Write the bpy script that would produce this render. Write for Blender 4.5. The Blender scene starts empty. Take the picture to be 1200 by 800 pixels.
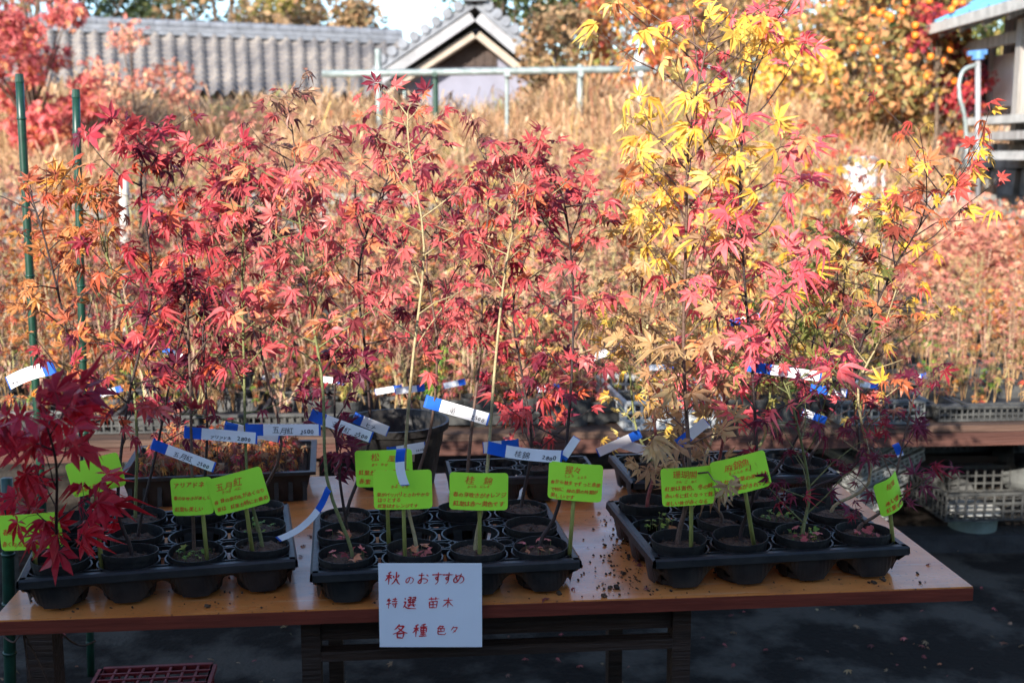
import bpy, math, random
import numpy as np
from mathutils import Vector, Matrix
random.seed(7)
SC = bpy.context.scene
COL = SC.collection
R = math.radians
# ------------------------------------------------------------------ camera maths (layout only)
EYE = 1.52; FPX = 1370.0; PITCH = R(9.13)
_f = Vector((0, math.cos(PITCH), -math.sin(PITCH))); _u = Vector((0, math.sin(PITCH), math.cos(PITCH)))
CAM = Vector((0, 0, EYE))
def _dir(px, py): return Vector((1, 0, 0))*((px-600)/FPX) + _u*((400-py)/FPX) + _f
def P(px, py, Y):
    d = _dir(px, py); return CAM + d*(Y/d.y)
def G(px, py, z):
    d = _dir(px, py); return CAM + d*((z-EYE)/d.z)

# ------------------------------------------------------------------ object helpers
def tag(o, label=None, cat=None, group=None, kind=None):
    if label: o['label'] = label
    if cat: o['category'] = cat
    if group: o['group'] = group
    if kind: o['kind'] = kind
    return o
def empty(name, loc=(0, 0, 0), label=None, cat=None, group=None, rz=0):
    o = bpy.data.objects.new(name, None); COL.objects.link(o)
    o.location = loc; o.rotation_euler = (0, 0, rz); o.empty_display_size = .05
    return tag(o, label, cat, group)

class MB:
    """collects geometry; build() links it as ONE mesh object"""
    def __init__(s): s.v = []; s.f = []; s.n = []; s.c = []; s.k = 0; s.mi = []
    def add(s, v, faces, col=(1, 1, 1), mi=0):
        v = np.asarray(v, dtype=np.float64).reshape(-1, 3)
        for fc in faces:
            s.f.append(np.asarray(fc, dtype=np.int64)+s.k)
        s.n.append(np.array([len(fc) for fc in faces], dtype=np.int64))
        s.mi.append(np.full(len(faces), mi))
        s.v.append(v); s.c.append(np.tile(np.array(col, dtype=float)[:3], (len(v), 1))); s.k += len(v)
    def addn(s, v, quads, cols, mi=0):
        """v (N,3), quads (M,k) arrays, cols (N,3)"""
        s.f.append((quads+s.k).reshape(-1)); s.n.append(np.full(len(quads), quads.shape[1]))
        s.mi.append(np.full(len(quads), mi)); s.v.append(v); s.c.append(cols); s.k += len(v)
    def box(s, c, d, M=None, col=(1, 1, 1), mi=0, taper=1.0):
        x, y, z = d[0]/2, d[1]/2, d[2]/2
        t = taper
        v = [Vector(p) for p in ((-x, -y, -z), (x, -y, -z), (x, y, -z), (-x, y, -z), (-x*t, -y*t, z), (x*t, -y*t, z), (x*t, y*t, z), (-x*t, y*t, z))]
        if M is not None: v = [M @ p for p in v]
        v = [p+Vector(c) for p in v]
        s.add(v, [(3, 2, 1, 0), (4, 5, 6, 7), (0, 1, 5, 4), (1, 2, 6, 5), (2, 3, 7, 6), (3, 0, 4, 7)], col, mi)
    def bar(s, a, b, w, h, col=(1, 1, 1), up=(0, 0, 1), mi=0):
        a = Vector(a); b = Vector(b); d = b-a; L = d.length
        y = d.normalized(); x = y.cross(Vector(up)).normalized(); z = x.cross(y)
        M = Matrix((x, y, z)).transposed()
        s.box((a+b)/2, (w, L, h), M, col, mi)
    def tube(s, pts, rad, n=6, col=(1, 1, 1), caps=True, mi=0):
        pts = [Vector(p) for p in pts]
        if not hasattr(rad, '__len__'): rad = [rad]*len(pts)
        V = []; up = None
        for i, p in enumerate(pts):
            d = (pts[min(i+1, len(pts)-1)]-pts[max(i-1, 0)]).normalized()
            if up is None: up = Vector((0.3, 1, 0.1)) if abs(d.z) > .8 else Vector((0, 0, 1))
            x = d.cross(up).normalized(); z = x.cross(d)
            for k in range(n):
                a = 2*math.pi*k/n; V.append(p+(x*math.cos(a)+z*math.sin(a))*rad[i])
        F = []
        for i in range(len(pts)-1):
            for k in range(n):
                F.append((i*n+k, i*n+(k+1) % n, (i+1)*n+(k+1) % n, (i+1)*n+k))
        if caps:
            F.append(tuple(range(n))[::-1]); F.append(tuple((len(pts)-1)*n+k for k in range(n)))
        s.add(V, F, col, mi)
    def lathe(s, c, prof, n=20, col=(1, 1, 1), mi=0, closed=False, wob=0):
        c = Vector(c); V = []
        for r, z in prof:
            for k in range(n):
                a = 2*math.pi*k/n; rr = r*(1+wob*math.sin(3*a+z*20))
                V.append((c.x+rr*math.cos(a), c.y+rr*math.sin(a), c.z+z))
        F = []
        for i in range(len(prof)-1):
            for k in range(n):
                F.append((i*n+k, i*n+(k+1) % n, (i+1)*n+(k+1) % n, (i+1)*n+k))
        if closed:
            m = len(prof)-1
            for k in range(n): F.append((m*n+k, m*n+(k+1) % n, (k+1) % n, k))
        s.add(V, F, col, mi)
    def build(s, name, mat, parent=None, smooth=False, loc=None):
        me = bpy.data.meshes.new(name)
        if s.k:
            V = np.concatenate(s.v); L = np.concatenate(s.f); N = np.concatenate(s.n); C = np.concatenate(s.c)
            if loc is not None: V = V-np.array(loc)
            me.vertices.add(len(V)); me.vertices.foreach_set('co', V.astype(np.float32).ravel())
            me.loops.add(len(L)); me.loops.foreach_set('vertex_index', L.astype(np.int32))
            me.polygons.add(len(N)); st = np.concatenate(([0], np.cumsum(N)[:-1]))
            me.polygons.foreach_set('loop_start', st.astype(np.int32))
            me.polygons.foreach_set('loop_total', N.astype(np.int32))
            me.polygons.foreach_set('use_smooth', np.full(len(N), bool(smooth)))
            me.polygons.foreach_set('material_index', np.concatenate(s.mi).astype(np.int32))
            at = me.color_attributes.new('Col', 'FLOAT_COLOR', 'POINT')
            at.data.foreach_set('color', np.hstack([C, np.ones((len(C), 1))]).astype(np.float32).ravel())
            me.update(calc_edges=True)
        for m in (mat if isinstance(mat, (list, tuple)) else [mat]): me.materials.append(m)
        o = bpy.data.objects.new(name, me); COL.objects.link(o)
        if parent is not None: o.parent = parent
        if loc is not None: o.location = loc
        return o
def copy_tree(o, parent=None):
    c = o.copy(); COL.objects.link(c)
    c.parent = parent
    for ch in list(o.children): copy_tree(ch, c)
    return c

# ------------------------------------------------------------------ materials
def mat(name, col, rough=.6, var=.25, scale=20., bump=.0, spec=.4, coat=0, attr=False, col2=None, transl=0, metal=0, bscale=None, detail=4, stretch=None, sheen=0):
    m = bpy.data.materials.new(name); m.use_nodes = True
    nt = m.node_tree; N = nt.nodes; L = nt.links
    for n in list(N): N.remove(n)
    out = N.new('ShaderNodeOutputMaterial'); b = N.new('ShaderNodeBsdfPrincipled')
    b.inputs['Roughness'].default_value = rough; b.inputs['Specular IOR Level'].default_value = spec
    b.inputs['Metallic'].default_value = metal; b.inputs['Coat Weight'].default_value = coat
    b.inputs['Coat Roughness'].default_value = .12
    tc = N.new('ShaderNodeTexCoord'); mp = N.new('ShaderNodeMapping'); L.new(tc.outputs['Object'], mp.inputs['Vector'])
    if stretch: mp.inputs['Scale'].default_value = stretch
    no = N.new('ShaderNodeTexNoise'); no.inputs['Scale'].default_value = scale; no.inputs['Detail'].default_value = detail
    no.inputs['Roughness'].default_value = .6
    L.new(mp.outputs[0], no.inputs['Vector'])
    if attr:
        at = N.new('ShaderNodeAttribute'); at.attribute_name = 'Col'
        hsv = N.new('ShaderNodeHueSaturation'); L.new(at.outputs['Color'], hsv.inputs['Color'])
        mr = N.new('ShaderNodeMapRange'); mr.inputs[1].default_value = .3; mr.inputs[2].default_value = .7
        mr.inputs[3].default_value = 1-var; mr.inputs[4].default_value = 1+var
        L.new(no.outputs['Fac'], mr.inputs[0]); L.new(mr.outputs[0], hsv.inputs['Value'])
        csock = hsv.outputs['Color']
    else:
        cr = N.new('ShaderNodeValToRGB'); L.new(no.outputs['Fac'], cr.inputs['Fac'])
        c2 = col2 or tuple(min(1, x*(1+var)) for x in col); c1 = col if col2 else tuple(x*(1-var) for x in col)
        cr.color_ramp.elements[0].position = .32; cr.color_ramp.elements[1].position = .68
        cr.color_ramp.elements[0].color = (*c1, 1); cr.color_ramp.elements[1].color = (*c2, 1)
        csock = cr.outputs['Color']
    L.new(csock, b.inputs['Base Color'])
    if bump:
        n2 = N.new('ShaderNodeTexNoise'); n2.inputs['Scale'].default_value = bscale or scale*3; n2.inputs['Detail'].default_value = 5
        L.new(mp.outputs[0], n2.inputs['Vector'])
        bp = N.new('ShaderNodeBump'); bp.inputs['Strength'].default_value = bump; bp.inputs['Distance'].default_value = .02
        L.new(n2.outputs['Fac'], bp.inputs['Height']); L.new(bp.outputs[0], b.inputs['Normal'])
    if transl:
        t = N.new('ShaderNodeBsdfTranslucent'); L.new(csock, t.inputs['Color'])
        mx = N.new('ShaderNodeMixShader'); mx.inputs[0].default_value = transl
        L.new(b.outputs[0], mx.inputs[1]); L.new(t.outputs[0], mx.inputs[2]); L.new(mx.outputs[0], out.inputs['Surface'])
    else:
        L.new(b.outputs[0], out.inputs['Surface'])
    m['csock'] = 1
    return m
M = {}
M['leaf'] = mat('maple_leaf', (1, 1, 1), .42, .18, 60, attr=True, transl=.42, spec=.35)
M['farleaf'] = mat('tree_leaf', (1, 1, 1), .6, .15, 3, attr=True, transl=.3, spec=.3)
M['bark'] = mat('sapling_bark', (1, 1, 1), .6, .3, 120, bump=.3, attr=True)
M['trunk'] = mat('tree_bark', (.12, .085, .06), .9, .4, 14, bump=.6)
M['pot'] = mat('black_plastic_pot', (.009, .009, .010), .5, .5, 40, col2=(.022, .02, .018), spec=.28, bump=.08)
M['tray'] = mat('black_plastic_tray', (.006, .007, .008), .45, .5, 25, col2=(.026, .024, .022), spec=.4, bump=.06)
M['dusty'] = mat('dusty_black_plastic', (.02, .021, .022), .6, .5, 18, col2=(.075, .075, .07), bump=.1)
M['soil'] = mat('potting_soil', (.03, .018, .012), .95, .5, 90, col2=(.17, .10, .06), bump=.9, bscale=220)
M['crumb'] = mat('soil_crumb', (1, 1, 1), .9, .3, 90, attr=True)
M['card'] = mat('lime_card', (.44, .90, .05), .55, .04, 8, spec=.3)
M['ink'] = mat('orange_red_ink', (.80, .085, .02), .6, .12, 60)
M['redink'] = mat('red_brush_ink', (.62, .03, .035), .5, .25, 70)
M['black'] = mat('black_pen_ink', (.02, .02, .03), .5, .2, 60)
M['paper'] = mat('white_paper', (.80, .80, .82), .5, .03, 6)
M['tagw'] = mat('white_plastic_tag', (.80, .80, .82), .35, .05, 30, spec=.4)
M['tagb'] = mat('blue_plastic_tip', (.012, .10, .52), .35, .15, 40, spec=.5)
M['bamboo'] = mat('bamboo_stake', (.30, .30, .08), .5, .3, 60, stretch=(1, 1, .2))
M['greenpole'] = mat('green_plastic_pole', (.006, .038, .022), .4, .3, 30, spec=.5)
M['wood'] = mat('weathered_wood', (.045, .025, .017), .8, .4, 12, stretch=(.25, 4, 4), bump=.4, col2=(.10, .056, .038))
M['darkwood'] = mat('dark_brown_wood', (.022, .012, .008), .6, .4, 10, stretch=(.3, 4, 4), bump=.3, col2=(.05, .026, .016))
M['beam'] = mat('red_brown_beam', (.045, .016, .011), .8, .4, 9, stretch=(.25, 4, 4), bump=.4, col2=(.095, .038, .026))
M['edge'] = mat('red_brown_table_edge', (.16, .03, .016), .45, .3, 20, stretch=(.3, 4, 4), bump=.1)
M['crate'] = mat('pale_grey_crate', (.42, .43, .42), .5, .2, 12, bump=.05)
M['greycrate'] = mat('grey_crate', (.13, .135, .13), .6, .4, 12, bump=.1)
M['redcrate'] = mat('dark_red_crate', (.17, .02, .022), .45, .3, 18)
M['metal'] = mat('galvanised_pipe', (.24, .28, .27), .5, .3, 12, metal=.3)
M['whitepost'] = mat('white_painted_post', (.42, .41, .38), .6, .25, 9, bump=.15)
M['concrete'] = mat('concrete', (.16, .155, .15), .9, .35, 6, bump=.5)
M['kerb'] = mat('dark_concrete', (.035, .034, .034), .9, .35, 9, bump=.5)
M['plaster'] = mat('pale_plaster', (.20, .20, .25), .85, .08, 3, bump=.1)
M['greyboard'] = mat('grey_bargeboard', (.26, .26, .27), .7, .2, 3)
M['beige'] = mat('beige_board', (.34, .28, .22), .7, .15, 6)
M['oldboard'] = mat('old_grey_boards', (.20, .18, .16), .85, .4, 5, stretch=(6, 6, .4), bump=.4, col2=(.42, .39, .36))
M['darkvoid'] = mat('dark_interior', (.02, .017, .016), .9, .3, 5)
M['tile'] = mat('grey_roof_tile', (.12, .115, .12), .6, .35, 1.4, col2=(.30, .265, .235), bump=.15, bscale=40)
M['ridge'] = mat('dark_grey_ridge_tile', (.14, .15, .17), .5, .3, 6, bump=.2)
M['blueroof'] = mat('blue_metal_roof', (.10, .27, .42), .4, .25, 4, spec=.5)
M['stone'] = mat('field_stone', (.10, .10, .095), .9, .5, 5, col2=(.30, .29, .26), bump=.7)
M['fruit'] = mat('orange_fruit', (.75, .20, .02), .45, .15, 10)
M['bucket'] = mat('pale_green_bucket', (.17, .22, .20), .5, .2, 12)
M['lid'] = mat('white_lid', (.62, .62, .58), .5, .15, 12)
M['bluetap'] = mat('blue_plastic_cap', (.08, .20, .42), .4, .1, 12)
M['grass'] = mat('dry_grass', (1, 1, 1), .8, .2, 2.0, attr=True, transl=.25)
M['tank'] = mat('white_enamel', (.62, .62, .63), .5, .3, 7, col2=(.78, .78, .78), bump=.1)

# table top: orange laminate with worn gloss
def table_mat():
    m = mat('orange_laminate', (.56, .165, .032), .3, .2, 5, col2=(.72, .26, .07), coat=.35, spec=.3, bump=.015, bscale=9, stretch=(.6, 2, 1))
    nt = m.node_tree; b = [n for n in nt.nodes if n.type == 'BSDF_PRINCIPLED'][0]
    no = nt.nodes.new('ShaderNodeTexNoise'); no.inputs['Scale'].default_value = 7; no.inputs['Detail'].default_value = 6
    mr = nt.nodes.new('ShaderNodeMapRange'); mr.inputs[1].default_value = .35; mr.inputs[2].default_value = .7
    mr.inputs[3].default_value = .22; mr.inputs[4].default_value = .55
    nt.links.new(no.outputs['Fac'], mr.inputs[0]); nt.links.new(mr.outputs[0], b.inputs['Roughness'])
    # dried soil film and pale scratches worn into the laminate
    src = b.inputs['Base Color'].links[0].from_socket
    for scl, lo_, hi_, col, amt, st_ in ((11, .52, .75, (.16, .085, .05), .6, (1, 1, 1)), (34, .60, .72, (.62, .42, .26), .45, (.12, 2.2, 1)), (120, .63, .68, (.08, .045, .03), .7, (1, 1, 1))):
        tc = nt.nodes.new('ShaderNodeTexCoord'); mp = nt.nodes.new('ShaderNodeMapping'); mp.inputs['Scale'].default_value = st_
        n2 = nt.nodes.new('ShaderNodeTexNoise'); n2.inputs['Scale'].default_value = scl; n2.inputs['Detail'].default_value = 8
        r2 = nt.nodes.new('ShaderNodeMapRange'); r2.inputs[1].default_value = lo_; r2.inputs[2].default_value = hi_; r2.inputs[3].default_value = 0; r2.inputs[4].default_value = amt
        mx = nt.nodes.new('ShaderNodeMixRGB'); mx.inputs[2].default_value = (*col, 1)
        nt.links.new(tc.outputs['Object'], mp.inputs[0]); nt.links.new(mp.outputs[0], n2.inputs['Vector']); nt.links.new(n2.outputs['Fac'], r2.inputs[0]); nt.links.new(r2.outputs[0], mx.inputs[0])
        nt.links.new(src, mx.inputs[1]); src = mx.outputs[0]
    nt.links.new(src, b.inputs['Base Color'])
    return m
M['table'] = table_mat()
def ground_mat():
    m = mat('dark_damp_paving', (.021, .016, .0125), .95, .3, 3.4, spec=.15, col2=(.078, .064, .05), bump=.5, bscale=60, detail=9)
    nt = m.node_tree; b = [n for n in nt.nodes if n.type == 'BSDF_PRINCIPLED'][0]
    cr = [n for n in nt.nodes if n.type == 'VALTORGB'][0]
    cr.color_ramp.elements[0].position = .46; cr.color_ramp.elements[1].position = .6
    return m
M['ground'] = ground_mat()
M['earth'] = mat('dry_earth_bank', (.20, .13, .075), .95, .4, 3, bump=.5, col2=(.36, .25, .15))

# ------------------------------------------------------------------ leaves
def leaf_template(n=7, width=.2, fold=.06, droop=.25, curl=0, serr=False):
    """palmate leaf of n lobes in XY, stalk at the origin, middle lobe along +Y, length 1"""
    span = {5: 78, 7: 118, 3: 45}[n]
    V = [(0, 0, 0)]; F = []
    lens = {7: [.42, .72, .92, 1, .92, .72, .42], 5: [.6, .9, 1, .9, .6], 3: [.8, 1, .8]}[n]
    angs = [R(-span+2*span*i/(n-1)) for i in range(n)]
    step = abs(angs[1]-angs[0])
    def pt(r, a, dz=0):
        z = -droop*r*r+dz
        rr = r*(1-.12*curl*r)
        return (rr*math.sin(a), rr*math.cos(a), z-curl*.3*r**3)
    for i, (a, l) in enumerate(zip(angs, lens)):
        k = len(V)
        w = width*l
        vr = .30*min(l, 1)*(.85 if width < .12 else 1.0)
        V.append(pt(vr, a-step/2, .0))                       # valley
        V.append(pt(math.hypot(.52*l, w*.5), a-math.atan2(w*.5, .52*l), .0))
        V.append(pt(l, a, 0))
        V.append(pt(math.hypot(.52*l, w*.5), a+math.atan2(w*.5, .52*l), .0))
        V.append(pt(vr, a+step/2, .0))
        V.append(pt(.5*l, a, -fold*l))
        F += [(0, k, k+1, k+5), (k+5, k+1, k+2, k+2), (0, k+5, k+3, k+4), (k+5, k+2, k+3, k+3)]
    quads = []; tris = []
    for f in F:
        if len(set(f)) == 3: tris.append([f[0], f[1], f[2]] if f[2] == f[3] else [f[0], f[1], f[2]])
        else: quads.append(f)
    return np.array(V), np.array(quads), np.array(tris)
T_BIG = [leaf_template(7, .30, .05, .22), leaf_template(7, .26, .08, .45, .5), leaf_template(7, .30, .10, .1, 1.0), leaf_template(7, .2, .16, .7, 2.2)]
T_MID = [leaf_template(7, .26, .05, .3), leaf_template(5, .27, .08, .5, .6), leaf_template(7, .20, .08, .2, 1.6)]
T_FINE = [leaf_template(7, .11, .02, .4), leaf_template(7, .10, .03, .7, .8)]
T_LOW = [leaf_template(5, .30, .05, .4), leaf_template(5, .26, .1, .6, 1.0)]

def add_leaves(mb, rng, temps, pos, dirs, nrm, size, cols, tipcol=None):
    """place leaves in batches"""
    n = len(pos)
    if n == 0: return
    pos = np.array(pos, float); d = np.array(dirs, float); z = np.array(nrm, float)
    size = np.array(size, float); cols = np.array(cols, float)
    d /= np.linalg.norm(d, axis=1)[:, None]+1e-9
    x = np.cross(d, z); x /= np.linalg.norm(x, axis=1)[:, None]+1e-9
    z = np.cross(x, d)
    Rm = np.stack([x, d, z], axis=2)
    pick = rng.integers(0, len(temps), n)
    for t, (tv, tq, tt) in enumerate(temps):
        idx = np.where(pick == t)[0]
        if len(idx) == 0: continue
        jit = rng.normal(0, .035, (len(idx), len(tv), 3)); jit[:, 0] = 0
        lv = tv[None]+jit
        lv[:, :, 2] += (rng.normal(0, .22, len(idx))[:, None])*(lv[:, :, 0]*lv[:, :, 1])
        w = np.einsum('nij,nkj->nki', Rm[idx], lv*size[idx][:, None, None])+pos[idx][:, None]
        rr = np.linalg.norm(tv, axis=1)
        c = cols[idx][:, None, :]*(1+rng.normal(0, .07, (len(idx), len(tv), 1)))
        if tipcol is not None:
            f = (np.clip(rr-.45, 0, 1)*.55)[None, :, None]*rng.random((len(idx), 1, 1))
            c = c*(1-f)+np.array(tipcol)[None, None]*f
        k = len(tv); off = (np.arange(len(idx))*k)[:, None, None]
        wv = w.reshape(-1, 3); cc = np.clip(c, 0, 1).reshape(-1, 3)
        base = mb.k
        mb.addn(wv, (tq[None]+off).reshape(-1, 4), cc)
        mb.k = base  # triangles use the same vertices
        mb.v.append(np.zeros((0, 3))); mb.c.append(np.zeros((0, 3)))
        mb.f.append((tt[None]+off).reshape(-1)+base); mb.n.append(np.full(len(tt)*len(idx), 3)); mb.mi.append(np.zeros(len(tt)*len(idx)))
        mb.k = base+len(wv)

PAL = {  # base colours of the foliage (weight, colour)
 'dark':   [(4, (.48, .014, .035)), (3, (.58, .016, .03)), (1, (.30, .012, .04))],
 'crimson':[(4, (.56, .075, .08)), (3, (.40, .04, .06)), (2, (.18, .022, .045)), (1, (.62, .12, .05))],
 'red':    [(4, (.64, .135, .125)), (3, (.54, .08, .09)), (2, (.22, .03, .05)), (1, (.66, .20, .09))],
 'salmon': [(5, (.70, .20, .175)), (3, (.64, .14, .14)), (2, (.68, .27, .13)), (1, (.28, .045, .055))],
 'coral':  [(5, (.86, .18, .19)), (3, (.84, .13, .16)), (1, (.82, .32, .13))],
 'orange': [(4, (.56, .22, .075)), (2, (.64, .29, .06)), (3, (.44, .12, .06)), (1, (.58, .11, .06))],
 'brown':  [(4, (.34, .16, .11)), (3, (.24, .07, .065)), (2, (.48, .28, .17)), (1, (.44, .09, .08))],
 'yellow': [(5, (.86, .56, .10)), (3, (.86, .47, .08)), (2, (.84, .66, .22)), (1, (.82, .30, .12))],
 'gold':   [(4, (.66, .42, .14)), (3, (.58, .33, .13)), (2, (.72, .53, .18)), (1, (.58, .2, .1))],
 'tan':    [(5, (.50, .32, .15)), (3, (.42, .24, .12)), (2, (.58, .42, .21))],
 'maroon': [(4, (.20, .022, .05)), (3, (.13, .018, .042)), (2, (.34, .025, .045))],
 'mixed':  [(3, (.64, .18, .07)), (3, (.78, .46, .06)), (2, (.56, .09, .07)), (2, (.36, .08, .05)), (1, (.52, .34, .08))],
 'green':  [(4, (.15, .27, .045)), (2, (.25, .36, .055)), (1, (.40, .42, .08))],
 'olive':  [(3, (.32, .29, .08)), (3, (.48, .36, .11)), (2, (.20, .21, .055))],
 'dgreen': [(4, (.032, .052, .02)), (3, (.055, .08, .028)), (2, (.10, .11, .04))],
 'umber':  [(4, (.30, .19, .10)), (3, (.42, .27, .14)), (2, (.16, .13, .06)), (1, (.48, .26, .13))],
 'scrub':  [(3, (.40, .22, .09)), (3, (.30, .25, .09)), (3, (.55, .24, .10)), (2, (.20, .17, .06)), (1, (.60, .42, .12))],
 'pale':   [(4, (.66, .30, .20)), (3, (.60, .22, .17)), (2, (.62, .40, .24)), (1, (.40, .12, .10))],
}
def pick_col(rng, pal):
    e = PAL[pal]; w = np.array([x[0] for x in e], float); w /= w.sum()
    c = np.array(e[rng.choice(len(e), p=w)][1]); return c*rng.uniform(.8, 1.2)

def spline(pts, n):
    pts = [Vector(p) for p in pts]
    if len(pts) == 2: return [pts[0].lerp(pts[1], i/(n-1)) for i in range(n)]
    out = []; m = len(pts)-1
    for i in range(n):
        t = i/(n-1)*m; k = min(int(t), m-1); u = t-k
        p0 = pts[max(k-1, 0)]; p1 = pts[k]; p2 = pts[k+1]; p3 = pts[min(k+2, m)]
        out.append(.5*((2*p1)+(p2-p0)*u+(2*p0-5*p1+4*p2-p3)*u*u+(3*p1-p0-3*p2+p3)*u**3))
    return out

def sapling_geo(rng, pts, pal, t0=.4, nb=14, Lb=.12, ls=.036, temps=T_BIG, nodes=3, bark=(.10, .07, .05), rad=.0045, low=None, keep=.85, dead=0., twig=None, crown=1.0):
    keep = keep*.82 if keep == .85 else keep
    S = spline(pts, 22); ns = len(S)
    st = MB(); lf = MB()
    st.tube(S, [rad*(1-.72*i/(ns-1)) for i in range(ns)], 6, bark)
    up = Vector((0, 0, 1)); pos = []; dr = []; nm = []; sz = []; co = []
    twig = twig or bark
    def leaf(p, d, s=1., pl=None):
        pet = (d+Vector(rng.normal(0, .25, 3))).normalized()*ls*rng.uniform(.35, .75)
        q = p+pet+up*ls*.1
        st.tube([p, p+pet*.5+up*ls*.12, q], [.0006, .0005, .0005], 3, twig, caps=False)
        dd = (d*1.0+Vector(rng.normal(0, .35, 3))-up*rng.uniform(.05, .75)).normalized()
        nn = (up*rng.uniform(.35, 1.)+Vector((rng.normal(-.15, .45), rng.normal(-.6, .5), 0)))
        pos.append(q); dr.append(dd); nm.append(nn); sz.append(ls*s*rng.uniform(.6, 1.25)); co.append(pick_col(rng, pl or pal))
    az = rng.uniform(0, 6.28)
    for b in range(nb):
        t = t0+(1-t0)*((b+rng.uniform(-.3, .3))/nb); t = min(max(t, .05), .985)
        i = t*(ns-1); k = int(i); p = S[k].lerp(S[min(k+1, ns-1)], i-k)
        az += 2.4+rng.normal(0, .3)
        L = Lb*(1.15-.55*((t-t0)/(1-t0+1e-6))*crown)*rng.uniform(.6, 1.3)
        d0 = (Vector((math.cos(az), math.sin(az), 0))+up*rng.uniform(.25, 1.0)).normalized()
        q = p; d = d0; Q = [p]
        for s in range(nodes):
            d = (d+Vector(rng.normal(0, .16, 3))+up*.06).normalized(); q = q+d*L/nodes; Q.append(q)
        r0 = rad*.38
        st.tube(Q, [r0*(1-.65*j/nodes) for j in range(nodes+1)], 4, twig, caps=False)
        pl = pal if (low is None or t > low[0]) else low[1]
        if rng.random() < dead: continue
        side = d0.cross(up).normalized()
        for j in range(1, nodes+1):
            for sgn in (-1, 1):
                if rng.random() > keep: continue
                sd = side if j % 2 else side.cross(d0)
                leaf(Q[j], (sd*sgn+d0*.6).normalized(), 1, pl)
        if rng.random() < .9: leaf(Q[-1], d, 1.1, pl)
    for j in range(3): leaf(S[-1], Vector((rng.normal(), rng.normal(), .6)).normalized(), .9)
    add_leaves(lf, rng, temps, pos, dr, nm, sz, co, tipcol=(.22, .09, .05) if pal not in ('yellow', 'coral') else None)
    return st, lf

# ------------------------------------------------------------------ pot, tray
def pot_mb(h=.085, r=.052, c=(0, 0, 0)):
    m = MB(); rb = r*.74
    m.lathe(c, [(0.001, 0), (rb, 0), (r*.97, h-.010), (r, h-.010), (r*1.01, h), (r*.985, h), (r*.96, h-.012), (r*.93, h-.03), (.001, h-.03)], 22)
    return m
def soil_mb(rng, c, r, h, crumbs=36):
    m = MB(); c = Vector(c); n = 16
    V = [(c.x, c.y, c.z+h+.008)]; F = []
    for j in (1, 2, 3):
        for k in range(n):
            a = 6.283*k/n; rr = r*j/3
            V.append((c.x+rr*math.cos(a), c.y+rr*math.sin(a), c.z+h+(.006, .003, -.003)[j-1]+rng.normal(0, .0022)))
    for k in range(n):
        F.append((0, 1+k, 1+(k+1) % n))
        for j in (0, 1): F.append((1+j*n+k, 1+(j+1)*n+k, 1+(j+1)*n+(k+1) % n, 1+j*n+(k+1) % n))
    m.add(V, F)
    for _ in range(crumbs):
        a = rng.uniform(0, 6.28); rr = r*.93*math.sqrt(rng.random()); s = rng.uniform(.0015, .0048)
        m.box((c.x+rr*math.cos(a), c.y+rr*math.sin(a), c.z+h+s*.4), (s, s*rng.uniform(.6, 1.4), s*.8), Matrix.Rotation(rng.uniform(0, 3), 3, 'Z') @ Matrix.Rotation(rng.uniform(-.6, .6), 3, 'X'))
    return m
CW = .1145; RH = .068        # cell pitch and rim height
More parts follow.
